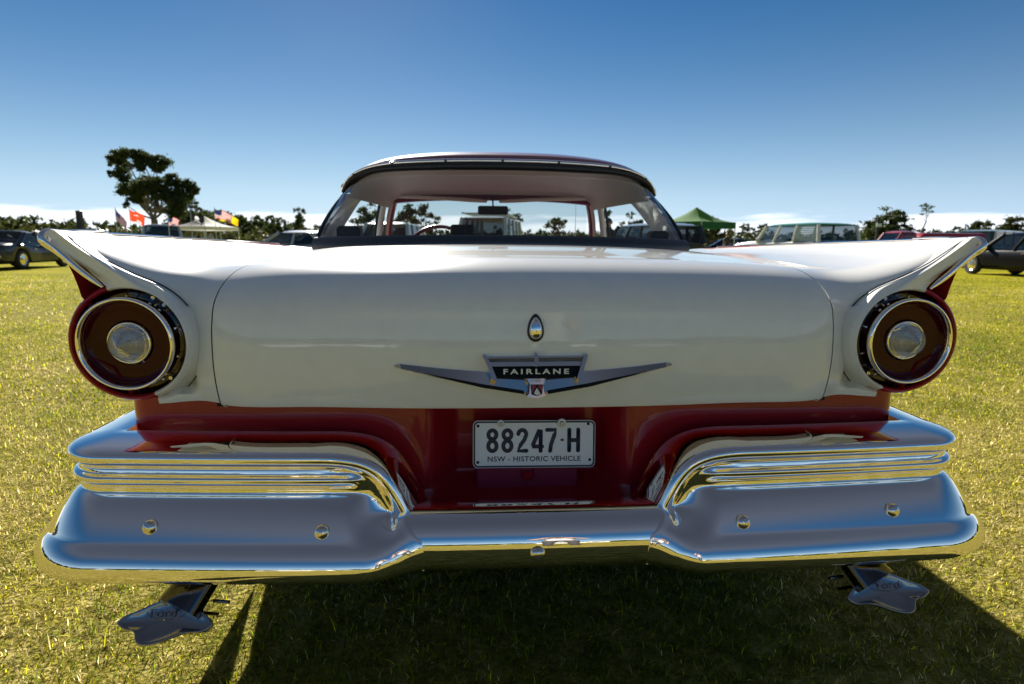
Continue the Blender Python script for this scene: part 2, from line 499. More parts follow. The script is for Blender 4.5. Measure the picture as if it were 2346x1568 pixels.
# ---- rear deck surface: one formula shared by the boot lid and the rear wings
Zt_ = spline([0, .2, .4, .56, .64, .70, .75, .80, .85, .90, .95], [.989, .9875, .982, .974, .968, .964, .965, .976, .993, 1.014, 1.038])
Yf_ = spline([0, .3, .5, .66, .72, .76, .80, .95], [.112, .121, .137, .160, .184, .172, .160, .152])
ry_ = spline([0, .4, .6, .70, .76, .82, .88, .95], [.21, .20, .185, .17, .13, .10, .06, .03])
rz_ = spline([0, .4, .6, .70, .76, .82, .88, .95], [.118, .116, .112, .085, .048, .031, .018, .006])
def topZ(x, Y):
    s = np.clip((Y - .35) / .95, 0, 1)
    lift = .032 * s * (2 - s)
    k = sstep(.62, .95, x)
    end = 1.038 - .028 * np.clip((Y - .12) / 1.2, 0, 1.6)
    z = Zt_(x) + lift * (1 - k)
    fin = sstep(.70, .95, x)
    return z + (end - 1.038) * fin * .9
nT, nC, nF = 26, 22, 28
def deck_col(x, zbot):
    """profile of the deck at a given |x|: rows from the rear window back and down"""
    Yf, ry, rz = float(Yf_(x)), float(ry_(x)), float(rz_(x))
    rows = []
    for Y in np.linspace(1.47, Yf + ry, nT, endpoint=False):
        rows.append((Y, float(topZ(x, Y))))
    zt = float(topZ(x, Yf + ry))
    for a in np.linspace(0, math.pi / 2, nC, endpoint=False):
        rows.append((Yf + ry * (1 - math.sin(a)), zt - rz * (1 - math.cos(a))))
    z0 = zt - rz
    for q in np.linspace(0, 1, nF):
        z = z0 + (zbot - z0) * q
        s = (.87 - z) / .19
        rec = .055 * float(sstep(.705, .755, x)) * float(sstep(0, .035, z0 - z)) * float(sstep(.694, .712, z))
        rows.append((Yf + rec + (-.012 * math.sin(min(max(s, 0), 1) * 2.4) + .018 * max(s, 0) ** 3 if zbot < .75 else 0), z))
    return rows
def lid_y(x, z):
    c = deck_col(abs(x), .68)
    zs = [p[1] for p in c]; ys = [p[0] for p in c]
    i = np.argsort(zs)
    m_ = (np.array(zs) < .97)
    zz = np.array(zs)[m_]; yy = np.array(ys)[m_]; k = np.argsort(zz)
    return float(np.interp(z, zz[k], yy[k]))

def edge_x(j):
    """half width of the lid at profile row j"""
    n = nT + nC + nF; 
    if j < nT: return .595 + (.628 - .595) * j / nT
    u = (j - nT) / (n - nT - 1)
    return .628 + (.664 - .628) * (1 - (1 - min(1, u * 1.7)) ** 2)
EX = [edge_x(j) for j in range(nT + nC + nF)]

# lid: columns follow the tapering edge
cols = []
for u in np.linspace(-1, 1, 61):
    colp = []
    for j in range(nT + nC + nF):
        x = u * (EX[j] - .0016)
        colp.append((x, j))
    cols.append(colp)
cache = {}
def deck_pt(x, j, zbot=.68):
    key = (round(abs(x), 4), zbot)
    if key not in cache: cache[key] = deck_col(abs(x), zbot)
    Y, Z = cache[key][j]
    return (x, Y, Z)
LJ0 = 6   # lid starts a little behind the window
A = [[deck_pt(x, j) for (x, j) in c if j >= LJ0] for c in cols]
# turned-down lips on both sides and along the bottom
lipL = [(p[0] + .004, p[1] + .012, p[2] - .010) for p in A[0]]
lipR = [(p[0] - .004, p[1] + .012, p[2] - .010) for p in A[-1]]
A = [lipL] + A + [lipR]
A = [c + [(c[-1][0], c[-1][1] + .003, c[-1][2] - .004), (c[-1][0], c[-1][1] + .03, c[-1][2] - .004)] for c in A]
lid = MB().grid(A).obj('boot_lid', M['white'], car, sharp=50)

# rear wings (white): from the lid edge out to the fin ridge
def wing_zbot(x):
    return .68 if x < .795 else float(np.interp(x, [.795, .80, .85, .90, .95], [.90, .905, .94, .98, 1.01]))
for sgn in (-1, 1):
    A = []
    us = np.linspace(0, 1, 40)
    for u in us:
        c = []
        for j in range(nT + nC + nF):
            x = (EX[j] + .0016) + (.949 - EX[j] - .0016) * u
            Y, Z = deck_col(x, wing_zbot(x))[j]
            c.append((sgn * x, Y, Z))
        A.append(c)
    lip = [(p[0] + sgn * .004, p[1] + .012, p[2] - .012) for p in A[0]]
    MB().grid([lip] + A).obj('rear_wing', M['white'], car, sharp=60)
# dark trough under the shut lines
for sgn in (-1, 1):
    A = []
    for dx in (-.012, .012):
        A.append([(sgn * (EX[j] + dx), deck_pt(EX[j], j)[1] + .012, deck_pt(EX[j], j)[2] - .010) for j in range(nT + nC + nF)])
    MB().grid(A).obj('shut_line_channel', M['gap'], car)
# cowl strip between lid and rear window
A = [[deck_pt(u * (.595 + .002), j) for j in range(0, LJ0 + 1)] for u in np.linspace(-1, 1, 41)]
MB().grid([[ (p[0], p[1], p[2] - (.0015 if k == LJ0 else 0)) for k, p in enumerate(c)] for c in A]).obj('deck_filler_panel', M['white'], car)

# ---- taillight pod and fin end casting
PX, PZ = .818, .816
def pod(sgn):
    na = 120
    E0 = np.array([.856, .930])
    Bp = curve_pts([(.853, .931), (.872, .944), (.893, .962), (.921, .990), (.942, 1.015)], 24)
    Tp = np.array([(.9475, 1.026), (.9475, 1.035), (.940, 1.0395)])
    Bs = curve_pts([(.930, 1.037), (.892, 1.006), (.845, .974), (.797, .948), (.752, .924), (.722, .888)], 40)
    wingB = np.concatenate([Bp, Tp, Bs])
    # matching angles on the pod rim
    d = np.r_[0, np.cumsum(np.sqrt((np.diff(wingB, axis=0) ** 2).sum(1)))]
    a0 = math.atan2(.931 - PZ, .853 - PX); a1 = math.atan2(.888 - PZ, .722 - PX)
    d = d / d[-1]
    # outer straight edge shares a narrow sector of the rim
    i_t = len(Bp) + 1
    ang_w = np.where(np.arange(len(d)) <= i_t, a0 + (d / d[i_t]) * .42, a0 + .42 + (d - d[i_t]) / (1 - d[i_t]) * (a1 - a0 - .42))
    ang_r = np.linspace(a1, a0 + 2 * math.pi, 100)[1:-1]
    ang = np.r_[ang_w, ang_r]
    outer = np.concatenate([wingB, np.stack([PX + .121 * np.cos(ang_r), PZ + .121 * np.sin(ang_r)], 1)])
    # blend the round outline into the wing outline ends
    rows = []
    ca, sa = np.cos(ang), np.sin(ang)
    rim = lambda r_: np.stack([PX + r_ * ca, PZ + r_ * sa], 1)
    n = len(ang)
    ext = np.clip((np.hypot(outer[:, 0] - PX, outer[:, 1] - PZ) - .121) / .12, 0, 1)   # how far into the wing
    def add(xy, Y): rows.append(np.c_[sgn * xy[:, 0], Y, xy[:, 1]])
    add(rim(.100), np.full(n, .172))
    add(rim(.1065), np.full(n, .160))
    add(rim(.109), np.full(n, .143))
    add(rim(.1105), np.full(n, .137))
    add(rim(.113), np.full(n, .1345))
    base = rim(.115)
    tipY = .150 - .030 * sstep(.3, 1, ext)       # fin end leans back to the tip
    for q in (.12, .3, .5, .7, .86, .95):
        xy = base + (outer - base) * q
        dish = .004 * math.sin(math.pi * q) * ext
        Yq = (.1345 * (1 - q) + (tipY - .004) * q) + dish
        add(xy, Yq)
    add(outer, tipY - .0035)
    add(PX_scale(outer, 1.002), tipY + .001)
    fwd = outer.copy()
    isr = np.arange(n) >= len(wingB)
    f1 = np.where(isr[:, None], PX_scale(outer, 1.035), outer + np.array([-.003, -.002]))
    add(f1, np.where(isr, .20, tipY + .06))
    f2 = np.where(isr[:, None], PX_scale(outer, 1.06), outer + np.array([-.008, -.006]))
    add(f2, np.where(isr, .30, tipY + .16))
    G = np.array(rows)                       # rows x n x 3
    nu, nv = G.shape[:2]
    faces = grid_faces(nu, nv, False, True)
    # two-tone paint: outer side of the pod is maroon
    mi = []
    cx = G.reshape(-1, 3)
    for f in faces:
        p = cx[list(f)].mean(0); xx = sgn * p[0]; zz = p[2]
        a = math.atan2(zz - PZ, xx - PX)
        rr = math.hypot(xx - PX, zz - PZ)
        jj = (f[0] % nv)
        inwing = jj < len(wingB) - 3
        mi.append(1 if (rr > .1075 and (-1.93 < a < a0 + .02) and not (inwing and rr > .122)) else 0)
    return mesh('fin_end_casting', cx, faces, [M['white'], M['maroon']], car, True, 40, mi)
def PX_scale(P, s):
    return np.array([PX, PZ]) + (P - np.array([PX, PZ])) * s
for sgn in (-1, 1):
    pod(sgn)

# chrome blade along the fin's trailing edge, wrapping over the tip, then a thin moulding along the ridge
for sgn in (-1, 1):
    path = [(.851, .128, .929), (.866, .129, .940), (.890, .126, .959), (.919, .121, .987), (.942, .114, 1.008), (.953, .108, 1.0225), (.953, .114, 1.0315), (.948, .14, 1.0365), (.944, .20, 1.0385), (.9435, .30, 1.0378)]
    rad = [.002, .0050, .0064, .0072, .0080, .0082, .0070, .0042, .0028, .002]
    P = curve_pts([p + (r_,) for p, r_ in zip(path, rad)], 60)
    MB().tube([(sgn * p[0], p[1], p[2]) for p in P], [p[3] for p in P], n=20).obj('fin_trim', M['chrome'], car)
    P = [(sgn * .945, Y, float(topZ(.949, Y)) + .001) for Y in np.linspace(.28, 1.46, 30)]
    # fine dark joint between the fin casting and the wing
    J = curve_pts([(.934, .132, 1.0390), (.892, .140, 1.0090), (.845, .148, .9770), (.797, .154, .9510), (.756, .163, .9300), (.722, .178, .894), (.702, .184, .850), (.694, .186, .80), (.704, .184, .753), (.730, .180, .715)], 60)
    MB().tube([(sgn * p[0], p[1], p[2]) for p in J], list(np.interp(np.linspace(0, 1, 60), [0, .1, .45, .6, 1], [.0006, .0012, .0016, .0013, .0012])), 8).obj('casting_joint', M['gap'], car)
    MB().tube(P, [.0028] * 30, n=8).obj('ridge_moulding', M['chrome'], car)

# ---- body sides
def tuck_fins():
    for o in car.children:
        if o.type == 'MESH' and o.name.split('.')[0] in ('rear_wing', 'fin_end_casting', 'fin_trim', 'ridge_moulding', 'casting_joint', 'body_side'):
            for v in o.data.vertices:
                x = abs(v.co.x)
                if x > .86:
                    k = .14 * float(sstep(.89, .96, v.co.z)) * (1 - float(sstep(1.2, 2.0, v.co.y)))
                    v.co.x = math.copysign(x - (x - .86) * k, v.co.x)
arch = [(1.42, .36, .40), (4.42, .36, .40)]
def zrock(Y):
    z = .215
    for yc, zc, r_ in arch:
        if abs(Y - yc) < r_: z = max(z, zc + math.sqrt(r_ * r_ - (Y - yc) ** 2) - .02)
    return z
def side_section(Y):
    """outer body side, ridge down to just above the lower quarter"""
    rz = float(topZ(.949, min(Y, 1.32))) if Y < 1.32 else float(np.interp(Y, [1.32, 2, 3.4, 4.6, 5.3], [1.012, .985, .965, .955, .93]))
    k = float(sstep(.9, 2.2, Y))     # fin fades into a plain shoulder
    x = [.949, .938, .915, .893, .886, .893, .912, .925, .926, .918, .905, .895]
    x2 = [.93, .942, .948, .950, .950, .948, .944, .942, .940, .936, .930, .926]
    zz = [1.0, .975, .93, .855, .80, .75, .66, .56, .47, .37, .20, 0]       # fraction between ridge and .69
    nose = float(np.interp(Y, [4.7, 5.3], [0, .05]))
    res = []
    zr = np.array([rz, rz - .022, .985, .955, .93, .91, .893, .875, .855, .835, .80, .765, .735, .715, .70])
    xr = np.array([.949, .944, .936, .922, .911, .904, .901, .905, .913, .921, .930, .922, .907, .897, .894])
    xp = np.interp(zr, zz_ := (.69 + (rz - .69) * np.array(zz))[::-1], np.array(x2)[::-1])
    kk = float(sstep(.5, 2.0, Y))
    tuck = .014 * (1 - float(sstep(.16, .40, Y))) * np.where(zr < .9, 1, .3)
    tuck = tuck + np.where(zr < .78, .055, 0) * (1 - float(sstep(.19, .32, Y)))
    return [(a - tk + (b_ - a) * kk - nose, Y, z) for a, b_, z, tk in zip(xr, xp, zr, tuck)]
YS = np.r_[.136, .15, .17, .2, .25, np.linspace(.32, 5.3, 90)]
for sgn in (-1, 1):
    A = [[(sgn * p[0], p[1], p[2]) for p in side_section(Y)] for Y in YS]
    MB().grid(A).obj('body_side', M['maroon'], car, sharp=70)
    # lower quarter: set in slightly, rounded corner at the rear
    A = []
    for Y in np.r_[.232, .236, .245, .26, .28, .31, np.linspace(.34, 5.2, 140)]:
        cr = .045; dx = 0 if Y > .232 + cr else cr - math.sqrt(max(0, cr * cr - (.232 + cr - Y) ** 2))
        zb = zrock(Y)
        c = []
        for q in np.linspace(0, 1, 8):
            z = .70 + (zb - .70) * q
            xo = .892 + .012 * math.sin(q * 3.0) * (1 if Y > .5 else (Y - .232) / .27) + .018 * float(sstep(.5, 1.2, Y)) - .04 * q ** 4
            c.append((sgn * (xo - dx), Y, z))
        A.append(c)
    MB().grid(A).obj('lower_quarter', M['maroon'], car)
    # chrome side spear
    P = [(sgn * (.93 + .014 * float(sstep(.6, 2, Y))), Y, .80 + .03 * math.sin(Y)) for Y in np.linspace(.35, 4.9, 40)]
    MB().tube(P, [.008] * 40, n=8).obj('side_spear', M['chrome'], car)

tuck_fins()
# ---- maroon tail panel with the plate recess
def tail_y(x, z):
    ax_ = abs(x)
    edge = .232 + .045 - math.sqrt(max(0, .045 ** 2 - max(0, ax_ - .847) ** 2)) - .045 if ax_ > .847 else .232
    base = .205 + .022 * (ax_ / .85) ** 2
    base = max(base, 0) + (0 if ax_ < .847 else edge - .232 + .045 if False else 0)
    if ax_ > .847: base += .045 - math.sqrt(max(0, .045 ** 2 - (ax_ - .847) ** 2))
    k = 1 - float(sstep(.165, .236, ax_))
    kz = float(sstep(.688, .640, z))
    y = base + .095 * k * kz
    # floor of the recess sweeps back towards the bumper
    if z < .475:
        q = (.475 - z) / .05
        y -= (.03 + .13 * k) * min(1, q) ** 2.2
    return y
xs = np.r_[np.linspace(-.892, -.847, 8), np.linspace(-.83, -.26, 24), np.linspace(-.25, .25, 61), np.linspace(.26, .83, 24), np.linspace(.847, .892, 8)]
zs = np.r_[np.linspace(.70, .60, 14), np.linspace(.59, .485, 8), np.linspace(.475, .425, 14)]
A = [[(x, tail_y(x, z), z) for z in zs] for x in xs]
MB().grid(A).obj('tail_panel', M['maroon'], car)
# floor of the plate recess, down to the bumper
A = []
for x in np.linspace(-.26, .26, 27):
    y0 = tail_y(x, .425)
    A.append([(x, y0 + (.06 - y0) * q, .425 - .012 * q) for q in np.linspace(0, 1, 6)])
MB().grid(A).obj('splash_pan', M['maroon'], car)
# splash pan behind the bumper wings
for sgn in (-1, 1):
    A = [[(sgn * x, tail_y(x, .426) , .426), (sgn * x, .22, .40), (sgn * x, .30, .36)] for x in np.linspace(.25, .89, 20)]
    MB().grid(A).obj('lower_valance', M['under'], car)
# filler flap below the plate
M['flap'] = mat('lit_maroon', (.30, .022, .055), rough=.45, coat=.3)  # maroon lightened to stand in for light falling into the recess
flap = MB().bbox((-.121, .248, .441), (.121, .258, .512), .004).obj('filler_flap', M['flap'], car)
MB().bbox((-.012, .236, .466), (.012, .2505, .487), .003).obj('flap_latch', M['maroon'], flap)
for sx in (-1, 1):
    MB().bbox((sx * .014 - .002, .245, .470), (sx * .014 + .002, .2515, .510), .0008).obj('latch_bracket', M['maroon'], flap)

# ---- bumper
PROF = [(-0.04, 0.6144), (-0.02, 0.6135), (-0.005, 0.6104), (0.006, 0.6075), (0.015, 0.603), (0.0195, 0.599), (0.022, 0.594), (0.0215, 0.589), (0.018, 0.5837), (0.012, 0.577), (0.006, 0.5717), (0.001, 0.568), (0, 0.5666), (0.001, 0.5645), (0.002, 0.563), (0.002, 0.5575), (0.003, 0.5553), (0.006, 0.554), (0.0105, 0.5532), (0.0138, 0.551), (0.0152, 0.548), (0.0145, 0.544), (0.011, 0.5375), (0.006, 0.5325), (0.001, 0.527), (0, 0.5243), (0.0005, 0.5222), (0.001, 0.52), (0.001, 0.5162), (0.002, 0.5143), (.004, .5130), (.010, .510), (.018, .5039), (.0245, .4975), (.030, .4911), (.0365, .482), (.042, .4731), (.047, .463), (.0512, .4534), (.0542, .445), (.0560, .4395), (.0571, .4372), (.0585, .4349), (.0607, .4316), (.0632, .4279), (.0658, .4238), (.0684, .4191), (.0709, .414), (.0732, .4087), (.0750, .4035), (.0764, .3983), (.0775, .392), (.0777, .3864), (.0767, .379), (.0747, .3736), (.069, .365), (.062, .3594), (.045, .352), (.02, .351), (-.02, .357)]
PROF = [(o * (1 + .20 * float(sstep(.50, .41, z))), z) for o, z in PROF]
po = np.array([p[0] for p in PROF]); pz = np.array([p[1] for p in PROF])
q_of = .6144 - pz
# plan path, indexed by arc length s (equals x over the flat part)
pp = [(x, .066 + .030 * (x / .8) ** 2) for x in np.linspace(0, .872, 81)]
a_0 = math.atan2(.060 * .865 / .64, 1); rc = .095
cxp, cyp = pp[-1][0] - rc * math.sin(a_0), pp[-1][1] + rc * math.cos(a_0)
for a in np.linspace(a_0, R(88), 40)[1:]:
    pp.append((cxp + rc * math.sin(a), cyp - rc * math.cos(a)))
for k in range(1, 12):
    pp.append((pp[-1][0] + .001, pp[-1][1] + .035))
pp = np.array(pp)
sp = np.r_[0, np.cumsum(np.sqrt((np.diff(pp, axis=0) ** 2).sum(1)))]
tg = np.gradient(pp, axis=0); tg /= np.linalg.norm(tg, axis=1)[:, None]
def path_at(s):
    x = np.interp(s, sp, pp[:, 0]); y = np.interp(s, sp, pp[:, 1])
    tx = np.interp(s, sp, tg[:, 0]); ty = np.interp(s, sp, tg[:, 1])
    l = np.hypot(tx, ty)
    return x, y, ty / l, -tx / l          # position, outward normal
# outline of the bumper wing's top edge near the middle
OUT = curve_pts([(.60, .6144), (.475, .6144), (.40, .613), (.345, .603), (.303, .580), (.274, .543), (.249, .492), (.230, .450), (.224, .420), (.222, .385), (.224, .360)], 260)
def dist_out(x, z):
    d = np.hypot(OUT[:, 0] - x, OUT[:, 1] - z)
    return d.min()
def bar(q): return np.interp(q, [0, .004, .008, .0114, .0154, .0204, .0254, .0307, .0377, .0427, .048, .056], [-.02, -.005, .006, .015, .0195, .022, .0215, .018, .012, .006, .001, 0])
def face(z): return np.interp(-z, -pz, po)
def ribless(z):
    f_ = face(z)
    return np.where(z > .513, np.minimum(f_, .002), f_)
CB = [(-.06, .470), (-.03, .479), (-.008, .483), (.010, .481), (.026, .473), (.040, .461), (.050, .448), (.0565, .435), (.0595, .424), (.0608, .413), (.0605, .402), (.0585, .391), (.054, .380), (.0455, .370), (.032, .362), (.012, .357), (-.03, .360)]
def cb_o(z): return float(np.interp(-z, [-.483, -.481, -.473, -.461, -.448, -.435, -.424, -.413, -.402, -.391, -.380, -.370, -.362], [-.008, .010, .026, .040, .050, .0565, .0595, .0608, .0605, .0585, .054, .0455, .032]))
n_end = 70; n_flat = 60
tops = list(OUT[::-1][:-1][: 259])
colsT = []
# columns: first along the curved outline (from the lower inner end), then along the straight run, then round the corner
for k in np.linspace(0, 258, 120).astype(int):
    xT, zT = OUT[::-1][k]
    colsT.append((xT, zT))
sfl = np.r_[np.linspace(.612, .86, 16), np.linspace(.868, 1.02, 36), np.linspace(1.04, 1.30, 12)]
for s in sfl:
    colsT.append((s, .6144))
SB = []
nb = len(colsT)
arcs = np.r_[0, np.cumsum([math.hypot(colsT[i + 1][0] - colsT[i][0], colsT[i + 1][1] - colsT[i][1]) for i in range(nb - 1)])]
i60 = 119
for i in range(nb):
    if i <= i60: SB.append(.226 + (.60 - .226) * (arcs[i] / arcs[i60]) ** 1.25)
    else: SB.append(colsT[i][0])
W = []
for i in range(nb):
    xT, zT = colsT[i]; xB = SB[i]; bl = .006 * (1 - float(sstep(.23, .40, xB))); zB = pz[-5] + bl
    c = []
    hT = zT - zB
    lipx = [(-.088, .003), (-.075, .005), (-.055, .0045)]
    for o_, dz in lipx:
        X, Y, nx, ny = path_at(xT)
        c.append((X + nx * o_, Y + ny * o_, zT + dz * min(1, hT / .1)))
    for j in range(1, len(PROF)):
        if j >= len(PROF) - 4:
            zz = pz[j]; s = xB; X, Y, nx, ny = path_at(s)
            o2_ = max(o_last + po[j] - po[-5], -.06)
            c.append((X + nx * o2_, Y + ny * o2_, zz + bl)); continue
        q = q_of[j] / q_of[-5]
        s = xT + (xB - xT) * q; z = zT + (zB - zT) * q
        straight = float(sstep(.40, .47, s))
        dq = dist_out(s, z) if s < .58 else .6144 - z
        o_st = float(np.interp(-z, -pz, po))
        # curved end: raised bar round the edge, recess inside it, then the lower face swelling out
        m = float(sstep(.044, .056, dq)); fz = float(ribless(np.array(z)))
        rib = float(face(z)) - fz
        ribfade = float(sstep(.345, .372, s))
        F_ = (fz + rib * ribfade) * (float(sstep(.050, .125, dq)) if z < .5135 else 1) + (0 if z > .5135 else 0)
        low = float(sstep(.474, .438, z)); lift_ = max(0., cb_o(z) - .022) * float(sstep(.52, .46, z))
        o_c = (float(bar(dq)) + lift_) * (1 - m) + F_ * m
        # lower down the bar does not fall into a recess
        o_c2 = cb_o(z) + (fz - cb_o(z)) * float(sstep(-.01, .12, dq))
        o_c = o_c * (1 - low) + o_c2 * low
        o_ = o_st * straight + o_c * (1 - straight)
        X, Y, nx, ny = path_at(s)
        o_last = o_
        c.append((X + nx * o_, Y + ny * o_, z))
    if i == 0:
        W.append([(p[0] + .006, p[1] + .06, p[2]) for p in c])
    W.append(c)
W = np.array(W)
# light smoothing so the chrome flows
def smooth_grid(G, it, jlo, jhi, ihi):
    for _ in range(it):
        H = G.copy()
        sm = G[1:ihi, jlo:jhi] * .5 + .125 * (G[:ihi - 1, jlo:jhi] + G[2:ihi + 1, jlo:jhi] + G[1:ihi, jlo - 1:jhi - 1] + G[1:ihi, jlo + 1:jhi + 1])
        wt = (1 - sstep(.33, .40, G[1:ihi, jlo:jhi, 0]))[..., None]
        H[1:ihi, jlo:jhi] = sm * wt + G[1:ihi, jlo:jhi] * (1 - wt)
        G = H
    return G
W = smooth_grid(W, 6, 3, len(PROF) - 3, 112)
bumper = empty('rear_bumper', (0, 0, 0)); bumper.parent = car
for sgn in (-1, 1):
    G = W.copy(); G[..., 0] *= sgn
    MB().grid(G).obj('bumper_wing', M['chrome'], bumper, sharp=None)
# centre bar
CB = [(-.06, .470), (-.03, .479), (-.008, .483), (.010, .481), (.026, .473), (.040, .461), (.050, .448), (.0565, .435), (.0595, .424), (.0608, .413), (.0605, .402), (.0585, .391), (.054, .380), (.0455, .370), (.032, .362), (.012, .357), (-.03, .360)]
cbp = curve_pts(CB, 48)
A = []
for x in np.linspace(-.262, .262, 90):
    X, Y, nx, ny = path_at(abs(x))
    e = float(sstep(.17, .262, abs(x)))
    dip = .006 * math.cos(x / .262 * math.pi * 1.5) * (1 - e)
    A.append([(x, Y - o_ + .0012, z) for o_, z in cbp])
MB().grid(A).obj('bumper_center_bar', M['chrome'], bumper, sharp=None)
# bolts
def dome(cx_, cy_, cz_, r_, nrm, par, name='bolt', m='chrome2'):
    mb = MB()
    prof = [(r_ * 1.0, .002), (r_ * 1.0, -.001), (r_ * .93, -.0045), (r_ * .72, -.0078), (r_ * .40, -.0098), (r_ * .001, -.0105)]
    mb.lathe(prof, (0, 0, 0), n=28)
    o = mb.obj(name, M[m], par, sharp=50)
    o.location = (cx_, cy_, cz_)
    o.rotation_euler = Vector((0, -1, 0)).rotation_difference(Vector(nrm)).to_euler()
    return o
for sgn in (-1, 1):
    for x, z in ((.761, .466), (.4245, .459)):
        X, Y, nx, ny = path_at(x); o_ = float(face(z))
        dome(sgn * X, Y - o_ - .001, z, .0148, (sgn * .03, -1, .35), bumper)
X, Y, nx, ny = path_at(0)
dome(0, Y - .0612, .4085, .0155, (0, -1, -.1), bumper)

# ---- tail lights
for sgn in (-1, 1):
    tl = empty('tail_light', (0, 0, 0)); tl.parent = car
    c = (sgn * PX, 0, PZ)
    MB().lathe([(.1085, .144), (.1075, .152), (.105, .162), (.100, .167), (.092, .168), (.085, .166)], c, 72).obj('lens_rim', M['redlens2'], tl)
    mb = MB().lathe([(.0840, .140), (.0845, .132), (.0858, .124), (.0880, .1195), (.0905, .1180), (.0932, .1205), (.0945, .127), (.0945, .136), (.0935, .150), (.0935, .166)], c, 96)
    mb.obj('chrome_ring', M['chrome'], tl, sharp=None)
    MB().lathe([(.0856, .130), (.0845, .1325), (.0800, .138), (.0765, .1405), (.0740, .1412), (.062, .1412), (.050, .1412), (.046, .1412)], c, 96).obj('red_lens', M['redlens'], tl, sharp=30)
    MB().lathe([(.0430, .1425), (.0427, .1365), (.0405, .1345), (.0385, .1360), (.0378, .141)], c, 64).obj('cone_bezel', M['chrome'], tl, sharp=None)
    pr = [(.0375, .140), (.0350, .136)]
    r0, y0 = .0338, .132
    for k in range(4):
        pr += [(r0, y0), (r0 + .0006, y0 - .0022), (r0 - .0010, y0 - .0036)]; r0 -= .0016; y0 -= .0046
    for k in range(9):
        pr += [(r0, y0), (r0 - .0022, y0 - .0018), (r0 - .0030, y0 - .0002)]; r0 -= .0032; y0 -= .0014 + .0002 * k
    pr += [(max(r0, .0018), y0), (.0002, y0 - .001)]
    MB().lathe(pr, c, 64).obj('reversing_lamp', M['clear'], tl, sharp=25)
    MB().lathe([(.041, .139), (.03, .1415), (.006, .1415), (.0002, .1415)], c, 40).obj('lamp_reflector', M['chrome'], tl)
    MB().tube([(c[0] - sgn * .012, .128, PZ + .028), (c[0] - sgn * .034, .132, PZ + .020)], [.004, .004], 10).obj('lamp_screw', M['chrome2'], tl)
    for k in range(10):
        a = R(18 + k * 36)
        p0 = (c[0] + .0945 * math.cos(a), .143, PZ + .0945 * math.sin(a)); p1 = (c[0] + .1065 * math.cos(a), .156, PZ + .1065 * math.sin(a))
        MB().tube([p0, p1], [.0024, .0010], 8).obj('lens_rib', M['chrome2'], tl)
    for deg in (48, -48, 118):
        a = R(deg); x = c[0] - sgn * .1015 * math.cos(a) * (1 if deg != 118 else -1) * (1)
        z = PZ + .1015 * math.sin(a)
        MB().lathe([(.0045, .166), (.0045, .152), (.0038, .1495), (.0020, .1495), (.0018, .1515), (.0002, .1515)], (x, 0, z), 16).obj('screw', M['chrome2'], tl)

# ---- text helper
def text_mesh(body, size, extrude, name, m, parent, loc, rot=(R(90), 0, 0), sx=1.0, spacing=1.0, offset=0.0, bevel=0.0):
    cu = bpy.data.curves.new(name, 'FONT'); cu.body = body; cu.size = size; cu.extrude = extrude
    cu.align_x = 'CENTER'; cu.align_y = 'CENTER'; cu.space_character = spacing; cu.offset = offset; cu.bevel_depth = bevel
    cu.resolution_u = 4
    tmp = bpy.data.objects.new(name + '_tmp', cu); COL.objects.link(tmp)
    bpy.context.view_layer.update()
    me = bpy.data.meshes.new_from_object(tmp.evaluated_get(bpy.context.evaluated_depsgraph_get()))
    bpy.data.objects.remove(tmp)
    me.name = name
    me.materials.clear(); me.materials.append(m)
    o = bpy.data.objects.new(name, me); COL.objects.link(o); o.parent = parent
    o.location = loc; o.rotation_euler = rot; o.scale = (sx, 1, 1)
    return o

# ---- number plate
plate = empty('number_plate', (.0145, .234, .557)); plate.parent = car
plate.rotation_euler = (R(-7), R(.4), 0)
KP = .287 / 870
def rrect(x0, x1, z0, z1, r_, n=8):
    p = []
    for cx_, cz_, a0 in ((x1 - r_, z1 - r_, 0), (x0 + r_, z1 - r_, 90), (x0 + r_, z0 + r_, 180), (x1 - r_, z0 + r_, 270)):
        for k in range(n + 1):
            a = R(a0 + 90 * k / n); p.append((cx_ + r_ * math.cos(a), cz_ + r_ * math.sin(a)))
    return p
def pl(px, py): return ((px - 1170) * KP, (993.5 - py) * KP)
x0, z1 = pl(735, 825); x1, z0 = pl(1605, 1162)
o1 = rrect(x0, x1, z0, z1, .012); o2 = rrect(x0 + .0016, x1 - .0016, z0 + .0016, z1 - .0016, .0108)
o3 = rrect(x0 + .0052, x1 - .0052, z0 + .0052, z1 - .0052, .0078)
MB().prism(o1[::-1], -.0012, .0010).obj('plate_sheet', M['plate'], plate, sharp=30)
nn = len(o2)
MB().add([(x, -.0028, z) for x, z in o2] + [(x, -.0028, z) for x, z in o3] + [(x, -.0010, z) for x, z in o2] + [(x, -.0010, z) for x, z in o3],
         [(i, (i + 1) % nn, nn + (i + 1) % nn, nn + i) for i in range(nn)] + [(i, (i + 1) % nn, 2 * nn + (i + 1) % nn, 2 * nn + i) for i in range(nn)] + [(nn + i, nn + (i + 1) % nn, 3 * nn + (i + 1) % nn, 3 * nn + i) for i in range(nn)]).obj('plate_border', M['navy'], plate, sharp=30)
def arcp(cx_, cy_, rx, ry, a0, a1, n=14):
    return [(cx_ + rx * math.cos(R(a0 + (a1 - a0) * k / n)), cy_ - ry * math.sin(R(a0 + (a1 - a0) * k / n))) for k in range(n + 1)]
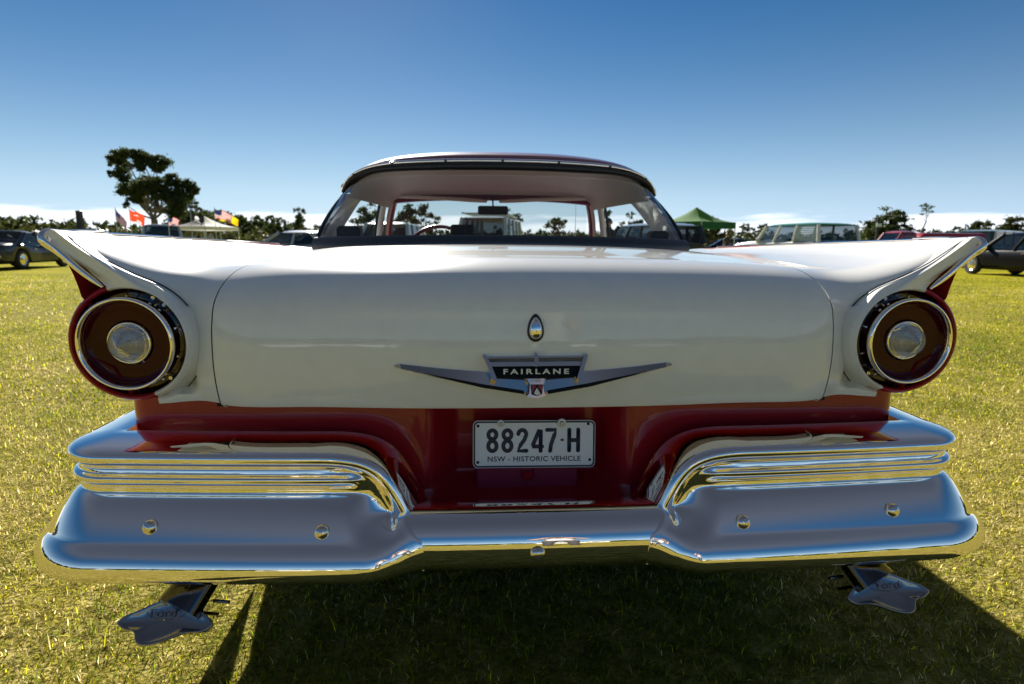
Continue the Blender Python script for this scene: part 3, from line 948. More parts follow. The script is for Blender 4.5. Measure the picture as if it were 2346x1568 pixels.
GL = {
    '8': [arcp(0, -42, 28, 31, -90, 270, 24), arcp(0, 38, 29, 36, -90, 270, 24)],
    '2': [arcp(0, -44, 28, 30, 175, -35, 14) + [(16, -6), (-10, 30), (-28, 74), (30, 74)]],
    '4': [[(26, 76), (26, -74), (16, -74), (-30, 34), (-30, 44), (36, 44)]],
    '7': [[(-30, -74), (30, -74), (22, -40), (-2, 30), (-8, 76)]],
    'H': [[(-32, -74), (-32, 74)], [(32, -74), (32, 74)], [(-32, 0), (32, 0)]],
}
for ch, cxp_ in (('8', 872), ('8', 978), ('2', 1083), ('4', 1188), ('7', 1290), ('H', 1450)):
    mb = MB()
    for st in GL[ch]:
        P = []
        for px, py in st:
            x, z = pl(cxp_ + px, 967 + py); P.append((x, -.0012, z))
        closed = (ch == '8')
        mb.tube(P, [14.6 * KP] * len(P), n=14, flat=(Vector((0, 1, 0)), .38))
        for p in (P[0], P[-1]):
            mb.lathe([(14.6 * KP, -.0012), (13.4 * KP, -.0024), (8 * KP, -.0029), (.0001, -.0029)], (p[0], 0, p[2]), 14)
    mb.obj('plate_character', M['navy'], plate, sharp=None)
x, z = pl(1367, 965)
MB().add([(x - .0048, -.0030, z), (x, -.0030, z + .0032), (x + .0048, -.0030, z), (x, -.0030, z - .0032), (x - .0052, -.001, z), (x, -.001, z + .0036), (x + .0052, -.001, z), (x, -.001, z - .0036)], [(0, 1, 2, 3), (0, 4, 5, 1), (1, 5, 6, 2), (2, 6, 7, 3), (3, 7, 4, 0)]).obj('plate_dot', M['navy'], plate)
x, z = pl(1169, 1100)
tx = text_mesh('NSW - HISTORIC VEHICLE', .0168, .0006, 'plate_lettering', M['navy'], plate, (x, -.0016, z), spacing=1.06, offset=.00015)
bpy.context.view_layer.update()
wd_ = tx.dimensions.x; tx.scale.x = (662 * KP) / max(wd_, 1e-4)
for px, py in ((771, 862), (1553, 851), (770, 1121), (1567, 1108)):
    x, z = pl(px, py)
    MB().lathe([(.0034, -.0010), (.0034, -.0018), (.0001, -.0018)], (x, 0, z), 16).obj('plate_hole', M['gap'], plate)
for px, py, r_ in ((931, 844, .0088), (1362, 842, .0108)):
    x, z = pl(px, py)
    MB().lathe([(r_, -.001), (r_, -.0040), (r_ * .92, -.0055), (r_ * .50, -.0058), (r_ * .48, -.009), (r_ * .35, -.0105), (r_ * .2, -.0105), (r_ * .18, -.008), (.0001, -.008)], (x, 0, z), 28).obj('plate_screw', M['zinc'], plate, sharp=30)

# ---- badge on the boot lid
badge = empty('badge', (0, 0, 0)); badge.parent = car
KB = .000296
def bw(px, py):
    x = (px - 1172) * KB; z = .7115 + (622 - py) * KB
    return x, z
tilt_k = .44
def plate_on_lid(poly, h0, h1, name, m, ridge=None, par=badge):
    """solid that follows the lid: outline at lift h0, optional ridge polyline at lift h1"""
    v = []; f = []
    P = [bw(*p) for p in poly]
    n = len(P)
    for x, z in P: v.append((x, lid_y(x, z) + .002, z))
    zm = max(p[1] for p in P); tl_ = tilt_k
    for x, z in P: v.append((x, lid_y(x, z) - h0 - (tl_ if ridge is None else .10) * (zm - z), z))
    f += [(i, (i + 1) % n, n + (i + 1) % n, n + i) for i in range(n)]
    if ridge is None:
        f.append(tuple(range(n, 2 * n)))
    else:
        # ridge runs from first to last; outline indexes split into top and bottom runs
        top, bot, rid = ridge
        rr = [bw(*p) for p in rid]; o = len(v)
        for x, z in rr: v.append((x, lid_y(x, z) - h1 - .12 * (zm - z), z))
        k = len(rr)
        for run in (top, bot):
            for i in range(k - 1):
                f.append((n + run[i], n + run[i + 1], o + i + 1, o + i))
    return mesh(name, v, f, m, par, True, 20)
for sgn in (-1, 1):
    S_ = lambda pts: [(1172 + sgn * (1172 - px) * -1, py) for px, py in pts]
    top = [(200, 414), (240, 405), (500, 434), (860, 464), (960, 492), (1090, 503), (1130, 545)]
    bot = [(203, 420), (262, 441), (460, 492), (800, 568), (960, 597), (1080, 614), (1118, 618)]
    rid = [(208, 418), (252, 431), (475, 476), (815, 546), (960, 572), (1082, 590), (1122, 600)]
    poly = top + bot[::-1]
    n_ = len(top)
    plate_on_lid(S_(poly), .003, .0125, 'badge_wing', M['badge'], (list(range(n_)), list(range(2 * n_ - 1, n_ - 1, -1)), S_(rid)))
    plate_on_lid(S_([(400, 458), (800, 536), (1090, 585), (1090, 599), (800, 553), (480, 480)]), .0152, 0, 'badge_groove', M['blackpaint'])
def solid(poly, lift, name, m, base=-.002): return plate_on_lid(poly, lift, 0, name, m)
solid([(860, 412), (1485, 410), (1450, 485), (1230, 497), (1120, 497), (895, 487)], .007, 'badge_panel', M['blackpaint'])
solid([(850, 385), (1494, 383), (1484, 411), (862, 413)], .0105, 'badge_band', M['badge'])
solid([(836, 351), (1508, 347), (1506, 356), (838, 361)], .0085, 'badge_rail', M['badge'])
solid([(840, 359), (1504, 355), (1495, 385), (850, 387)], .0045, 'badge_mesh', mat('badge_mesh', (.45, .46, .48), rough=.35, metal=1.0, bump=.6, bscale=1500))
solid([(806, 340), (818, 333), (834, 340), (868, 405), (905, 492), (888, 500), (868, 485), (842, 410)], .0135, 'badge_post', M['badge'])
solid([(1532, 336), (1520, 329), (1504, 336), (1478, 403), (1447, 488), (1462, 495), (1480, 480), (1506, 406)], .0135, 'badge_post', M['badge'])
solid([(1160, 335), (1172, 318), (1184, 335), (1190, 392), (1178, 408), (1166, 408), (1156, 392)], .0145, 'badge_center_post', M['badge'])
solid([(1108, 498), (1240, 498), (1222, 540), (1232, 600), (1246, 614), (1178, 634), (1106, 620), (1126, 600), (1132, 540)], .0130, 'badge_shield_base', M['badge'])
solid([(1136, 540), (1222, 540), (1216, 604), (1180, 618), (1142, 606)], .0198, 'badge_shield', M['blackpaint'])
solid([(1140, 544), (1176, 544), (1146, 596)], .0216, 'badge_shield_field', M['red'])
solid([(1184, 544), (1218, 544), (1212, 594)], .0216, 'badge_shield_field', M['red'])
solid([(1180, 562), (1206, 604), (1180, 613), (1152, 606)], .0226, 'badge_chevron', M['badgewhite'])
def text_on_lid(s_, cx_, cy_, hpx, wpx, lift, name, m, off=0.0, spacing=1.0):
    x, z = bw(cx_, cy_)
    o = text_mesh(s_, hpx * KB * 1.38, .0006, name, m, badge, (x, lid_y(x, z) - lift, z), spacing=spacing, offset=off)
    bpy.context.view_layer.update()
    k = wpx * KB / max(o.dimensions.x, 1e-5); o.scale.x = k
    return o
text_on_lid('FAIRLANE', 1172, 448, 36, 452, .0192, 'badge_letters', M['badgewhite'], off=.0004, spacing=1.45)
text_on_lid('FORD', 1177, 514, 22, 66, .0182, 'badge_small_letters', M['badgewhite'], off=.0002, spacing=1.1)
# lock cover: teardrop
def teardrop(s, n=40):
    p = []
    for k in range(n):
        a = 2 * math.pi * k / n
        r_ = 1.0
        x = math.sin(a) * (.0155 - .0042 * math.cos(a)) * s; z = math.cos(a) * .0265 * s
        p.append((x, z))
    return p
lock = empty('lock_cover', (0, 0, 0)); lock.parent = car
zc = .8495
def tear_solid(rings, name, m):
    A = []
    for s, h in rings:
        A.append([(x, lid_y(x, zc + z) - h, zc + z) for x, z in teardrop(s)])
    MB().grid(A, cv=True).obj(name, m, lock, sharp=None)
tear_solid([(1.06, -.002), (1.06, .003), (.98, .0048), (.85, .0045)], 'lock_gasket', M['rubber'])
tear_solid([(.86, .003), (.84, .0075), (.74, .0125), (.55, .0160), (.30, .0178), (.02, .0182)], 'lock_cap', M['chrome'])

# ---- greenhouse
def win_bottom(u):      # u -1..1
    x = .775 * u
    return (x, 1.205 + .20 * abs(u) ** 2.6, 1.024 - .012 * abs(u) ** 2)
# rear edge of the roof (follows the chrome trim)
RE = curve_pts([(0, 1.575, 1.378), (.20, 1.58, 1.3765), (.40, 1.592, 1.369), (.54, 1.608, 1.355), (.63, 1.63, 1.328), (.685, 1.66, 1.290), (.712, 1.69, 1.245)], 40)
def roof_edge(u):
    i = abs(u) * 39; k = min(int(i), 38); q = i - k
    p = RE[k] * (1 - q) + RE[k + 1] * q
    return np.array([math.copysign(p[0], u) if u else 0., p[1], p[2]])
us = np.linspace(-1, 1, 61)
# roof skin: sections along Y
def roof_sec(v):
    """v 0 rear edge -> 1 windscreen header"""
    rowp = []
    for u in us:
        e = roof_edge(u)
        a = abs(u)
        # header curve
        hx = .690 * math.sin(a * math.pi / 2) ** .9 if a else 0
        h = np.array([math.copysign(hx, u) if u else 0, 3.02 + .0 * a - .10 * a ** 3, 1.352 - .085 * a ** 3.5])
        p = e * (1 - v) + h * v
        bulge = math.sin(math.pi * v) ** .55
        p[2] += bulge * (.100 * (1 - a ** 3) + .006)
        p[0] += math.copysign(bulge * .012 * a, u)
        rowp.append(tuple(p))
    return rowp
roofA = np.array([roof_sec(v) for v in np.r_[0, .015, .04, .07, np.linspace(.1, 1, 24)]])
MB().grid(roofA).obj('roof', M['roofpaint'], car, sharp=None)
lin = roofA.copy(); lin[..., 2] -= .028 + .0 * lin[..., 2]; lin[..., 0] *= .975; lin[:2, :, 1] += .02
MB().grid(lin).obj('headliner', M['headliner'], car, sharp=None)
# roof trim strip with little clips, then the black gasket
def strip(rows, name, m):
    MB().grid(np.array(rows)).obj(name, m, car, sharp=None)
E_ = np.array([roof_edge(u) for u in us])
def eoff(k_out, dz, dy):
    P = E_.copy()
    a = np.abs(us)[:, None]
    P[:, 0] += np.sign(us) * k_out * np.abs(us) ** 3
    P[:, 2] += dz * (1 - .75 * np.abs(us) ** 4); P[:, 1] += dy
    return P
strip([eoff(.004, .004, .012), eoff(.008, .004, -.006), eoff(.009, -.001, -.014), eoff(.008, -.007, -.0165), eoff(.005, -.0125, -.012), eoff(.003, -.014, .004)], 'roof_trim', M['chrome'])
for u in (-.86, -.62, -.32, 0.0, .32, .62, .86):
    e = roof_edge(u)
    MB().lathe([(.006, 0), (.006, -.002), (.003, -.004), (.0001, -.004)], (e[0], e[1] - .0155, e[2] - .0065), 12).obj('trim_clip', M['rubber'], car)
strip([eoff(.004, -.013, .002), eoff(.006, -.016, -.010), eoff(.004, -.026, -.016), eoff(.001, -.034, -.014), eoff(-.004, -.041, -.004), eoff(-.010, -.043, .012)], 'window_gasket', M['rubber'])
# rear window glass: ruled surface with a slight bow
G0 = np.array([win_bottom(u) for u in us]); G1 = eoff(-.004, -.038, .004)
A = []
for v in np.linspace(0, 1, 14):
    p = G0 * (1 - v) + G1 * v
    p[:, 1] -= .035 * math.sin(math.pi * v); p[:, 0] += np.sign(us) * .004 * math.sin(math.pi * v) * np.abs(us) ** 2
    A.append(p)
MB().grid(np.array(A)).obj('rear_window', M['glass'], car, sharp=None)
side_edge = [np.array([a[-1] for a in A]), np.array([a[0] for a in A])]
for e in side_edge:
    MB().tube([tuple(p) for p in e], [.008] * len(e), 10).obj('window_side_seal', M['rubber'], car)
# lower seal
def base_off(dz, dy, k=1.0):
    P = G0.copy(); P[:, 2] += dz; P[:, 1] += dy; P[:, 0] *= k; return P
strip([base_off(-.045, -.020, 1.008), base_off(-.012, -.024, 1.01), base_off(.003, -.023, 1.01), base_off(.010, -.018, 1.008), base_off(.020, -.010, 1.005), base_off(.026, 0, 1.0), base_off(.026, .010, .995), base_off(0, .016, .99)], 'window_base_seal', M['rubberg'])
# C pillars: panel between window edge and side opening, outer skin and inner trim
for sgn in (-1, 1):
    op = curve_pts([(.765, 1.70, .985), (.765, 1.74, 1.05), (.752, 1.86, 1.13), (.735, 2.02, 1.21), (.722, 2.18, 1.262), (.712, 2.34, 1.285)], 14)
    ed = side_edge[0]
    for off_, nm, mm_ in ((.004, 'rear_pillar', 'roofpaint'), (-.022, 'rear_pillar_trim', 'pillar')):
        A = []
        for k in range(14):
            o0 = np.array(ed[k]); o1 = op[k]
            row_ = []
            for q in np.linspace(0, 1, 6):
                p = o0 * (1 - q) + o1 * q
                row_.append((sgn * (p[0] + off_ + .01 * math.sin(math.pi * q)), p[1] + (.004 if off_ < 0 else 0), p[2]))
            A.append(row_)
        # upper piece up to the roof rail
        MB().grid(A).obj(nm, M[mm_], car)
    # roof rail above the side opening
    P = [(sgn * .708, 1.72, 1.262), (sgn * .712, 2.0, 1.30), (sgn * .712, 2.34, 1.312), (sgn * .705, 2.7, 1.304), (sgn * .69, 2.95, 1.285)]
    MB().tube([tuple(p) for p in curve_pts(P, 20)], [.024] * 20, 10).obj('roof_rail', M['headliner'], car)
    MB().tube([(sgn * (abs(p[0]) + .018), p[1], p[2] - .004) for p in curve_pts(P, 20)], [.008] * 20, 8).obj('drip_rail', M['chrome'], car)
    # A pillar, windscreen frame (red), vent window post
    MB().tube([tuple(p) for p in curve_pts([(sgn * .655, 3.0, 1.315), (sgn * .70, 3.10, 1.20), (sgn * .735, 3.22, 1.02), (sgn * .74, 3.26, .96)], 12)], [.026] * 12, 10).obj('windscreen_pillar', M['redint'], car)
    MB().tube([tuple(p) for p in curve_pts([(sgn * .700, 2.86, 1.30), (sgn * .735, 2.90, 1.16), (sgn * .765, 2.93, .96)], 10)], [.020] * 10, 10).obj('vent_post', M['pillar'], car)
    MB().tube([tuple(p) for p in curve_pts([(sgn * .715, 2.78, 1.296), (sgn * .745, 2.79, 1.16), (sgn * .775, 2.80, .96)], 10)], [.009] * 10, 10).obj('vent_frame', M['rubber'], car)
    # shoulder strip alongside the cabin
    A = []
    for Y in np.linspace(1.45, 3.7, 40):
        zo = side_section(Y)[0][2]; xo = side_section(Y)[0][0]
        xi = .775; bl_ = float(sstep(1.45, 1.95, Y))
        A.append([(sgn * (xo + (xi - xo) * q), Y, (zo - .006 * q + .004 * math.sin(math.pi * q)) * bl_ + float(topZ(xo + (xi - xo) * q, 1.47)) * (1 - bl_)) for q in np.linspace(0, 1, 8)] + [(sgn * (xi - .01), Y, zo - .06), (sgn * (xi - .01), Y, .5)])
    MB().grid(A).obj('shoulder_panel', M['white'], car)
# windscreen
A = []
for v in np.linspace(0, 1, 8):
    A.append([(u * (.69 - .05 * v), 3.55 - .53 * v - (.33 - .28 * v) * abs(u) ** 3, .97 + .365 * v - .03 * v * abs(u) ** 3) for u in np.linspace(-1, 1, 25)])
MB().grid(A).obj('windscreen', M['glass'], car, sharp=None)
P = [(u * .66, 3.0 - .05 * abs(u) ** 3, 1.322 - .03 * abs(u) ** 3) for u in np.linspace(-1, 1, 25)]
MB().tube(P, [.020] * 25, 8).obj('windscreen_header', M['redint'], car)
# bonnet and nose
A = []
for Y in np.r_[np.linspace(3.5, 5.1, 24), 5.2, 5.28, 5.32]:
    s0 = side_section(min(Y, 5.3))[0]
    d = 0 if Y < 5.1 else (Y - 5.1) ** 2 * 3
    A.append([(u * s0[0] * (1 - d * .6), Y, s0[2] + .05 * (1 - abs(u) ** 2.2) * (1 - d * 4) - .03 * (math.exp(-((abs(u) - .78) / .12) ** 2)) - d) for u in np.linspace(-1, 1, 31)])
MB().grid(A).obj('bonnet', M['white'], car)
MB().bbox((-.88, 5.1, .42), (.88, 5.29, .90), .04).obj('nose_panel', M['maroon'], car)
MB().bbox((-.97, 5.26, .36), (.97, 5.42, .52), .04).obj('front_bumper', M['chrome'], car)
# underbody
MB().bbox((-.80, .30, .27), (.80, 5.1, .40), .03).obj('underbody', M['under'], car)
MB().bbox((-.74, .31, .30), (.74, 1.1, .66), .03).obj('boot_floor', M['under'], car)
MB().bbox((-.74, .42, .165), (.74, 1.02, .30), .03).obj('fuel_tank', M['under'], car)
# interior: parcel shelf, seats, headrests, dashboard, wheel, visors, mirror
MB().bbox((-.72, 1.30, .96), (.72, 1.66, .985), .006).obj('parcel_shelf', M['black'], car)
MB().bbox((-.68, 1.66, .50), (.68, 1.90, .975), .04).obj('rear_seat', M['redint'], car)
MB().bbox((-.68, 2.36, .50), (.68, 2.54, .985), .04).obj('front_seat', M['redint'], car)
for (x0, x1, z1, Y) in ((-.715, -.615, 1.088, 1.52), (.66, .74, 1.078, 1.52), (-.265, -.12, 1.125, 2.42)):
    MB().bbox((x0, Y, .96), (x1, Y + .09, z1), .012).obj('headrest', M['black'], car)
MB().bbox((-.70, 3.02, .62), (.70, 3.34, .985), .05).obj('dashboard', M['redint'], car)
mb = MB(); n_ = 48
tilt = R(62)
P = []
for k in range(n_ + 1):
    a = 2 * math.pi * k / n_
    x, yv = .205 * math.cos(a), .205 * math.sin(a)
    P.append((-.36 + x, 2.86 - yv * math.cos(tilt) * -1 * 1, .945 + yv * math.sin(tilt)))
mb.tube(P, [.013] * (n_ + 1), 10, caps=False); mb.tube([(-.36, 2.86, .945), (-.36, 3.1, .84)], [.03, .03], 10)
mb.tube([(-.55, 2.86, .945), (-.17, 2.86, .945)], [.012, .012], 8)
mb.obj('steering_wheel', M['redint'], car)
for sgn in (-1, 1):
    a_ = curve_pts([(sgn * .62, 2.92, 1.318), (sgn * .3, 2.89, 1.304), (sgn * .04, 2.87, 1.288)], 12)
    MB().tube([tuple(p) for p in a_], [.012] * 10 + [.011, .008], 12, flat=(Vector((0, 0, 1)), 1.0)).obj('sun_visor', M['headliner'], car)
MB().tube([(0, 2.95, 1.32), (0, 2.90, 1.262)], [.006, .005], 8).bbox((-.10, 2.885, 1.205), (.10, 2.905, 1.262), .009).obj('rear_view_mirror', M['black'], car)
MB().tube([(.655, 3.5, .95), (.66, 3.52, 1.35)], [.003, .0015], 6).obj('aerial', M['chrome2'], car)
# wheels
def wheel(parent, x, y, r_, wd, sgn, rim='chrome2', name='wheel'):
    e = empty(name, (x, y, r_)); e.parent = parent
    MB().lathe([(r_ * .62, -wd * .5), (r_ * .80, -wd * .56), (r_ * .95, -wd * .45), (r_, -wd * .25), (r_, wd * .25), (r_ * .95, wd * .45), (r_ * .80, wd * .56), (r_ * .62, wd * .5)], (0, 0, 0), 40, 'x').obj('tyre', M['tyre'], e)
    s = sgn * wd
    MB().lathe([(r_ * .64, s * .44), (r_ * .60, s * .50), (r_ * .50, s * .40), (r_ * .28, s * .46), (r_ * .12, s * .52), (.001, s * .53)], (0, 0, 0), 32, 'x').obj('rim', M[rim], e)
    return e
for sgn in (-1, 1):
    for y in (1.42, 4.42):
        wheel(car, sgn * .76, y, .355, .19, sgn)
# exhaust pipes with fishtail deflectors
for sgn in (-1, 1):
    ex = empty('exhaust', (0, 0, 0) if sgn < 0 else (.016, 0, .012)); ex.parent = car
    sh = 0.0 if sgn < 0 else .0
    P = curve_pts([(.60, .55, .40), (.625, .30, .405), (.650, .16, .385), (.676, .085, .350), (.700, .045, .318), (.712, .022, .300)], 24)
    rad = np.interp(np.linspace(0, 1, 24), [0, .6, .85, 1], [.030, .031, .036, .046])
    MB().tube([(sgn * p[0], p[1], p[2]) for p in P], list(rad), 20, flat=(Vector((0, .62, -.78)).normalized(), .8)).obj('tail_pipe', M['exh'], ex)
    # deflector outline in its own plane (crop coordinates scaled to metres); u across, v down-slope
    out_ = [(190, 1040), (230, 985), (400, 905), (700, 790), (1000, 700), (1180, 660), (1290, 720), (1350, 830), (1480, 895), (1640, 985), (1712, 1065), (1680, 1115), (1450, 1165), (1230, 1190), (1000, 1265), (800, 1312), (640, 1312), (555, 1265), (500, 1155), (360, 1120)]
    O2 = curve_pts(out_ + [out_[0]], 72)[:-1]
    c0 = np.array([900, 990])
    A = []
    for s_, dep in ((1.0, .010), (1.012, .004), (1.0, -.001), (.96, -.002), (.85, .004), (.65, .010), (.4, .013), (.02, .014)):
        ring = []
        for p in O2:
            q = (p - c0) * s_
            u = q[0] * .0001215; v = q[1] * .0001215
            # plane tilted back: moving up the outline goes forward and up
            X = -.7365 + u * .98; Z = .2885 - v * .88 - u * .02; Y = .012 - v * .75
            # dish
            ring.append((-sgn * X, Y + dep * .3, Z - dep * .4))
        A.append(ring)
    MB().grid(A, cv=True).obj('exhaust_deflector', M['exhtip'], ex, sharp=None)
    # embossed oval with script
    ov = []
    for k in range(49):
        a = 2 * math.pi * k / 48
        u = .0375 * math.cos(a); v = .0105 * math.sin(a) - .0125
        ov.append((sgn * (.7365 + (-.004 - u) * (1)), .012 - v * .75 - .0012 , .2885 - v * .88 - .0030))
    MB().tube(ov, [.0005] * 49, 6, caps=False).obj('embossed_oval', M['exhtip'], ex)
    tx = text_mesh('Ford', .021, .0002, 'embossed_script', M['exhtip'], ex, (sgn * .7405, .0206, .2951), rot=(R(48), 0, 0), sx=1.25)
    for dz in (0, .026):
        MB().tube([(sgn * (.655 + dz * .9), .05, .300 - dz), (sgn * (.622 + dz * .9), .045, .299 - dz)], [.0035, .0035], 8).obj('clamp_bolt', M['exh'], ex)

# ================================================================== BACKGROUND
def dup(root, loc, rz, label=None, scale=None):
    r_ = root.copy(); COL.objects.link(r_); r_.location = loc; r_.rotation_euler = (0, 0, rz)
    if label: r_['label'] = label
    if scale: r_.scale = scale
    for ch in list(root.children):
        c = ch.copy(); COL.objects.link(c); c.parent = r_
        for g in ch.children:
            d = g.copy(); COL.objects.link(d); d.parent = c
    return r_

def paint(name, col, rough=.3): return mat(name, col, rough=rough, coat=.35 if max(col) < .06 else 1.0, spec=.3)
DG = glass_mat('dark_glass', (.24, .27, .28), 1.0)
M['lamp_red'] = mat('lamp_red', (.3, .01, .01), rough=.2)
M['lamp_clear'] = mat('lamp_clear', (.7, .7, .7), rough=.1, metal=.8)

def vehicle(name, label, loc, rz, L, Wd, st, cab, wheels, wr, body, roofm=None, group=None, trim='chrome2', blinds=False, cat='car', rim='chrome2', side=None):
    """st: stations along the length (y fraction -.5..0.5, half-width factor, z low, z top);
    cab: dict(yb0,yt0,yt1,yb1 fractions rear->front, belt z, roof z, tumble)"""
    e = empty(name, loc, rz, label, cat, group)
    hw = Wd / 2
    ys = np.linspace(st[0][0], st[-1][0], 44)
    fn = [np.interp(ys, [a[0] for a in st], [a[k] for a in st]) for k in (1, 2, 3)]
    k5 = np.ones(5) / 5
    fz = np.convolve(np.pad(fn[2], 2, 'edge'), k5, 'valid'); fwid = fn[0]
    A = []
    for y, wf, zl, zt in zip(ys, fwid, fn[1], fz):
        zlo = zl
        for wy in wheels:
            d = y * L - wy
            if abs(d) < wr * 1.18: zlo = max(zlo, wr + math.sqrt((wr * 1.18) ** 2 - d * d) - .03)
        zlo = min(zlo, zt - .12)
        w_ = hw * wf
        sec = [(0, zt + .02), (w_ * .5, zt + .015), (w_ * .82, zt), (w_ * .94, zt - .03), (w_ * .99, zt - .09), (w_, zt - .5 * (zt - zlo)), (w_ * .98, zlo + .04), (w_ * .92, zlo)]
        sec = [(x, min(max(z, zlo), zt + .02)) for x, z in sec]
        A.append([(-x, y * L, z) for x, z in sec[::-1]] + [(x, y * L, z) for x, z in sec[1:]])
    mb = MB().grid(A); n = len(A[0])
    mb.f.append(tuple(range(n))); mb.f.append(tuple(range((len(A) - 1) * n, len(A) * n))[::-1])
    mb.obj('body', body, e, sharp=40)
    # cabin frame and roof
    c = cab; bz, rz_, tb = c['belt'], c['roof'], c.get('tumble', .86)
    wB = hw * .95; wT = hw * tb
    yb0, yt0, yt1, yb1 = [c[k] * L for k in ('yb0', 'yt0', 'yt1', 'yb1')]
    B = [(-wB, yb0), (wB, yb0), (wB, yb1), (-wB, yb1)]; T = [(-wT, yt0), (wT, yt0), (wT, yt1), (-wT, yt1)]
    rm = roofm or body
    # roof: domed sheet
    A = []
    for u in np.linspace(0, 1, 12):
        row = []
        for v in np.linspace(-1, 1, 13):
            y = yt0 + (yt1 - yt0) * u; edge = max(abs(v) ** 4, abs(2 * u - 1) ** 4)
            ins = 1 - .04 * abs(2 * u - 1) ** 6
            row.append((wT * v * ins, y, rz_ - .085 * edge))
        A.append(row)
    mb = MB().grid(A); A2 = np.array(A); A2[..., 2] = rz_ - .13; mb.grid(A2)
    rim_ = [A[0][k] for k in range(13)] + [A[k][-1] for k in range(1, 12)] + [A[-1][k] for k in range(11, -1, -1)] + [A[k][0] for k in range(10, 0, -1)]
    m_ = len(rim_); vv = rim_ + [(x, y, rz_ - .13) for x, y, z in rim_]
    mb.add(vv, [(k, (k + 1) % m_, m_ + (k + 1) % m_, m_ + k) for k in range(m_)])
    mb.obj('roof', rm, e, sharp=45)
    zt_ = rz_ - .10
    def pt(k, q): return (B[k][0] + (T[k][0] - B[k][0]) * q, B[k][1] + (T[k][1] - B[k][1]) * q, bz - .03 + (zt_ - bz + .03) * q)
    for k in range(4):
        MB().tube([pt(k, 0), pt(k, 1)], [.075, .060], 8).obj('pillar', body, e)
    for sx in (0, 1):
        for fr in c.get('posts', (.5,)):
            a = np.array(pt(0 if sx == 0 else 1, 0)) * (1 - fr) + np.array(pt(3 if sx == 0 else 2, 0)) * fr
            b_ = np.array(pt(0 if sx == 0 else 1, 1)) * (1 - fr) + np.array(pt(3 if sx == 0 else 2, 1)) * fr
            MB().tube([tuple(a), tuple(b_)], [.055, .048], 8).obj('pillar', body, e)
    def pane(q0, q1, q2, q3, nm, m=DG):
        MB().add([q0, q1, q2, q3], [(0, 1, 2, 3)]).obj(nm, m, e, smooth=False)
    pane(pt(0, 0), pt(1, 0), pt(1, 1), pt(0, 1), 'rear_window')
    pane(pt(2, 0), pt(3, 0), pt(3, 1), pt(2, 1), 'windscreen')
    pane(pt(1, 0), pt(2, 0), pt(2, 1), pt(1, 1), 'side_window', side or DG)
    pane(pt(3, 0), pt(0, 0), pt(0, 1), pt(3, 1), 'side_window', side or DG)
    if blinds:
        bm_ = mat('blind', (.75, .75, .73), rough=.6)
        for k in range(8):
            q0 = .08 + k * .11
            a = np.array(pt(0, q0)); b_ = a * .62 + np.array(pt(3, q0)) * .38; a = a * .94 + b_ * .06
            MB().add([tuple(a + np.array([.02, 0, 0])), tuple(b_ + np.array([.02, 0, 0])), tuple(b_ + np.array([.02, 0, .05])), tuple(a + np.array([.02, 0, .05]))], [(0, 1, 2, 3)]).obj('blind_slat', bm_, e, smooth=False)
    # seats so the cabin is not empty
    MB().bbox((-hw * .75, L * (cab['yb0'] * .4 + cab['yb1'] * .6) - .15, .5), (hw * .75, L * (cab['yb0'] * .4 + cab['yb1'] * .6), bz + .12), .05).obj('seat_back', M['black'], e)
    # lights, bumpers
    zf = fz[-1]; zr = fz[0]
    for sx in (-1, 1):
        MB().lathe([(.09, -.02), (.09, .02), (.06, .035), (.001, .04)], (sx * hw * .72 * fwid[-1], L * st[-1][0], zf - .16), 16).obj('headlight', M['lamp_clear'], e)
        MB().bbox((sx * hw * .78 * fwid[0] - .07, L * st[0][0] - .03, zr - .26), (sx * hw * .78 * fwid[0] + .07, L * st[0][0] + .03, zr - .12), .01).obj('rear_light', M['lamp_red'], e)
    MB().bbox((-hw * .95, L * st[-1][0] - .05, .38), (hw * .95, L * st[-1][0] + .09, .52), .03).obj('front_bumper', M[trim], e)
    MB().bbox((-hw * .95, L * st[0][0] - .09, .38), (hw * .95, L * st[0][0] + .05, .52), .03).obj('rear_bumper', M[trim], e)
    for wy in wheels:
        for sx in (-1, 1):
            wheel(e, sx * (hw - .12), wy, wr, .2, sx, rim)
    for sx in (-1, 1):
        MB().bbox((sx * (hw + .06) - .07, yb1 - .25, bz + .0), (sx * (hw + .06) + .07, yb1 - .15, bz + .13), .02).obj('side_mirror', body, e)
        MB().bbox((sx * (hw * .99) - .012, (yb0 + yb1) / 2 - .1, bz - .16), (sx * (hw * .99) + .012, (yb0 + yb1) / 2 + .06, bz - .13), .004).obj('door_handle', M[trim], e)
    MB().bbox((-hw * .8, L * -.44, .2), (hw * .8, L * .44, .42), .04).obj('underbody', M['under'], e)
    return e

SED = [(-.5, .86, .34, .80), (-.46, .95, .30, .92), (-.3, 1, .28, .95), (0, 1, .27, .93), (.22, 1, .28, .92), (.42, .96, .30, .84), (.49, .86, .34, .72)]
CABS = dict(yb0=-.36, yt0=-.24, yt1=.04, yb1=.20, belt=.92, roof=1.42)
SPORT = [(-.5, .82, .34, .82), (-.45, .94, .28, .90), (-.25, 1, .24, .92), (-.02, .94, .22, .82), (.2, 1, .24, .90), (.38, .97, .26, .84), (.48, .80, .32, .66)]
SUVS = [(-.5, .90, .40, 1.02), (-.48, .97, .36, 1.08), (0, 1, .34, 1.08), (.22, 1, .35, 1.08), (.44, .97, .38, 1.00), (.5, .88, .42, .86)]
CSUV = dict(yb0=-.485, yt0=-.44, yt1=.06, yb1=.21, belt=1.06, roof=1.78, posts=(.3, .62))
silver = paint('dark_grey_paint', (.022, .026, .034)); blk = mat('black_paint', (.006, .006, .007), rough=.25, spec=.12); wht = paint('white_car_paint', (.62, .62, .60))
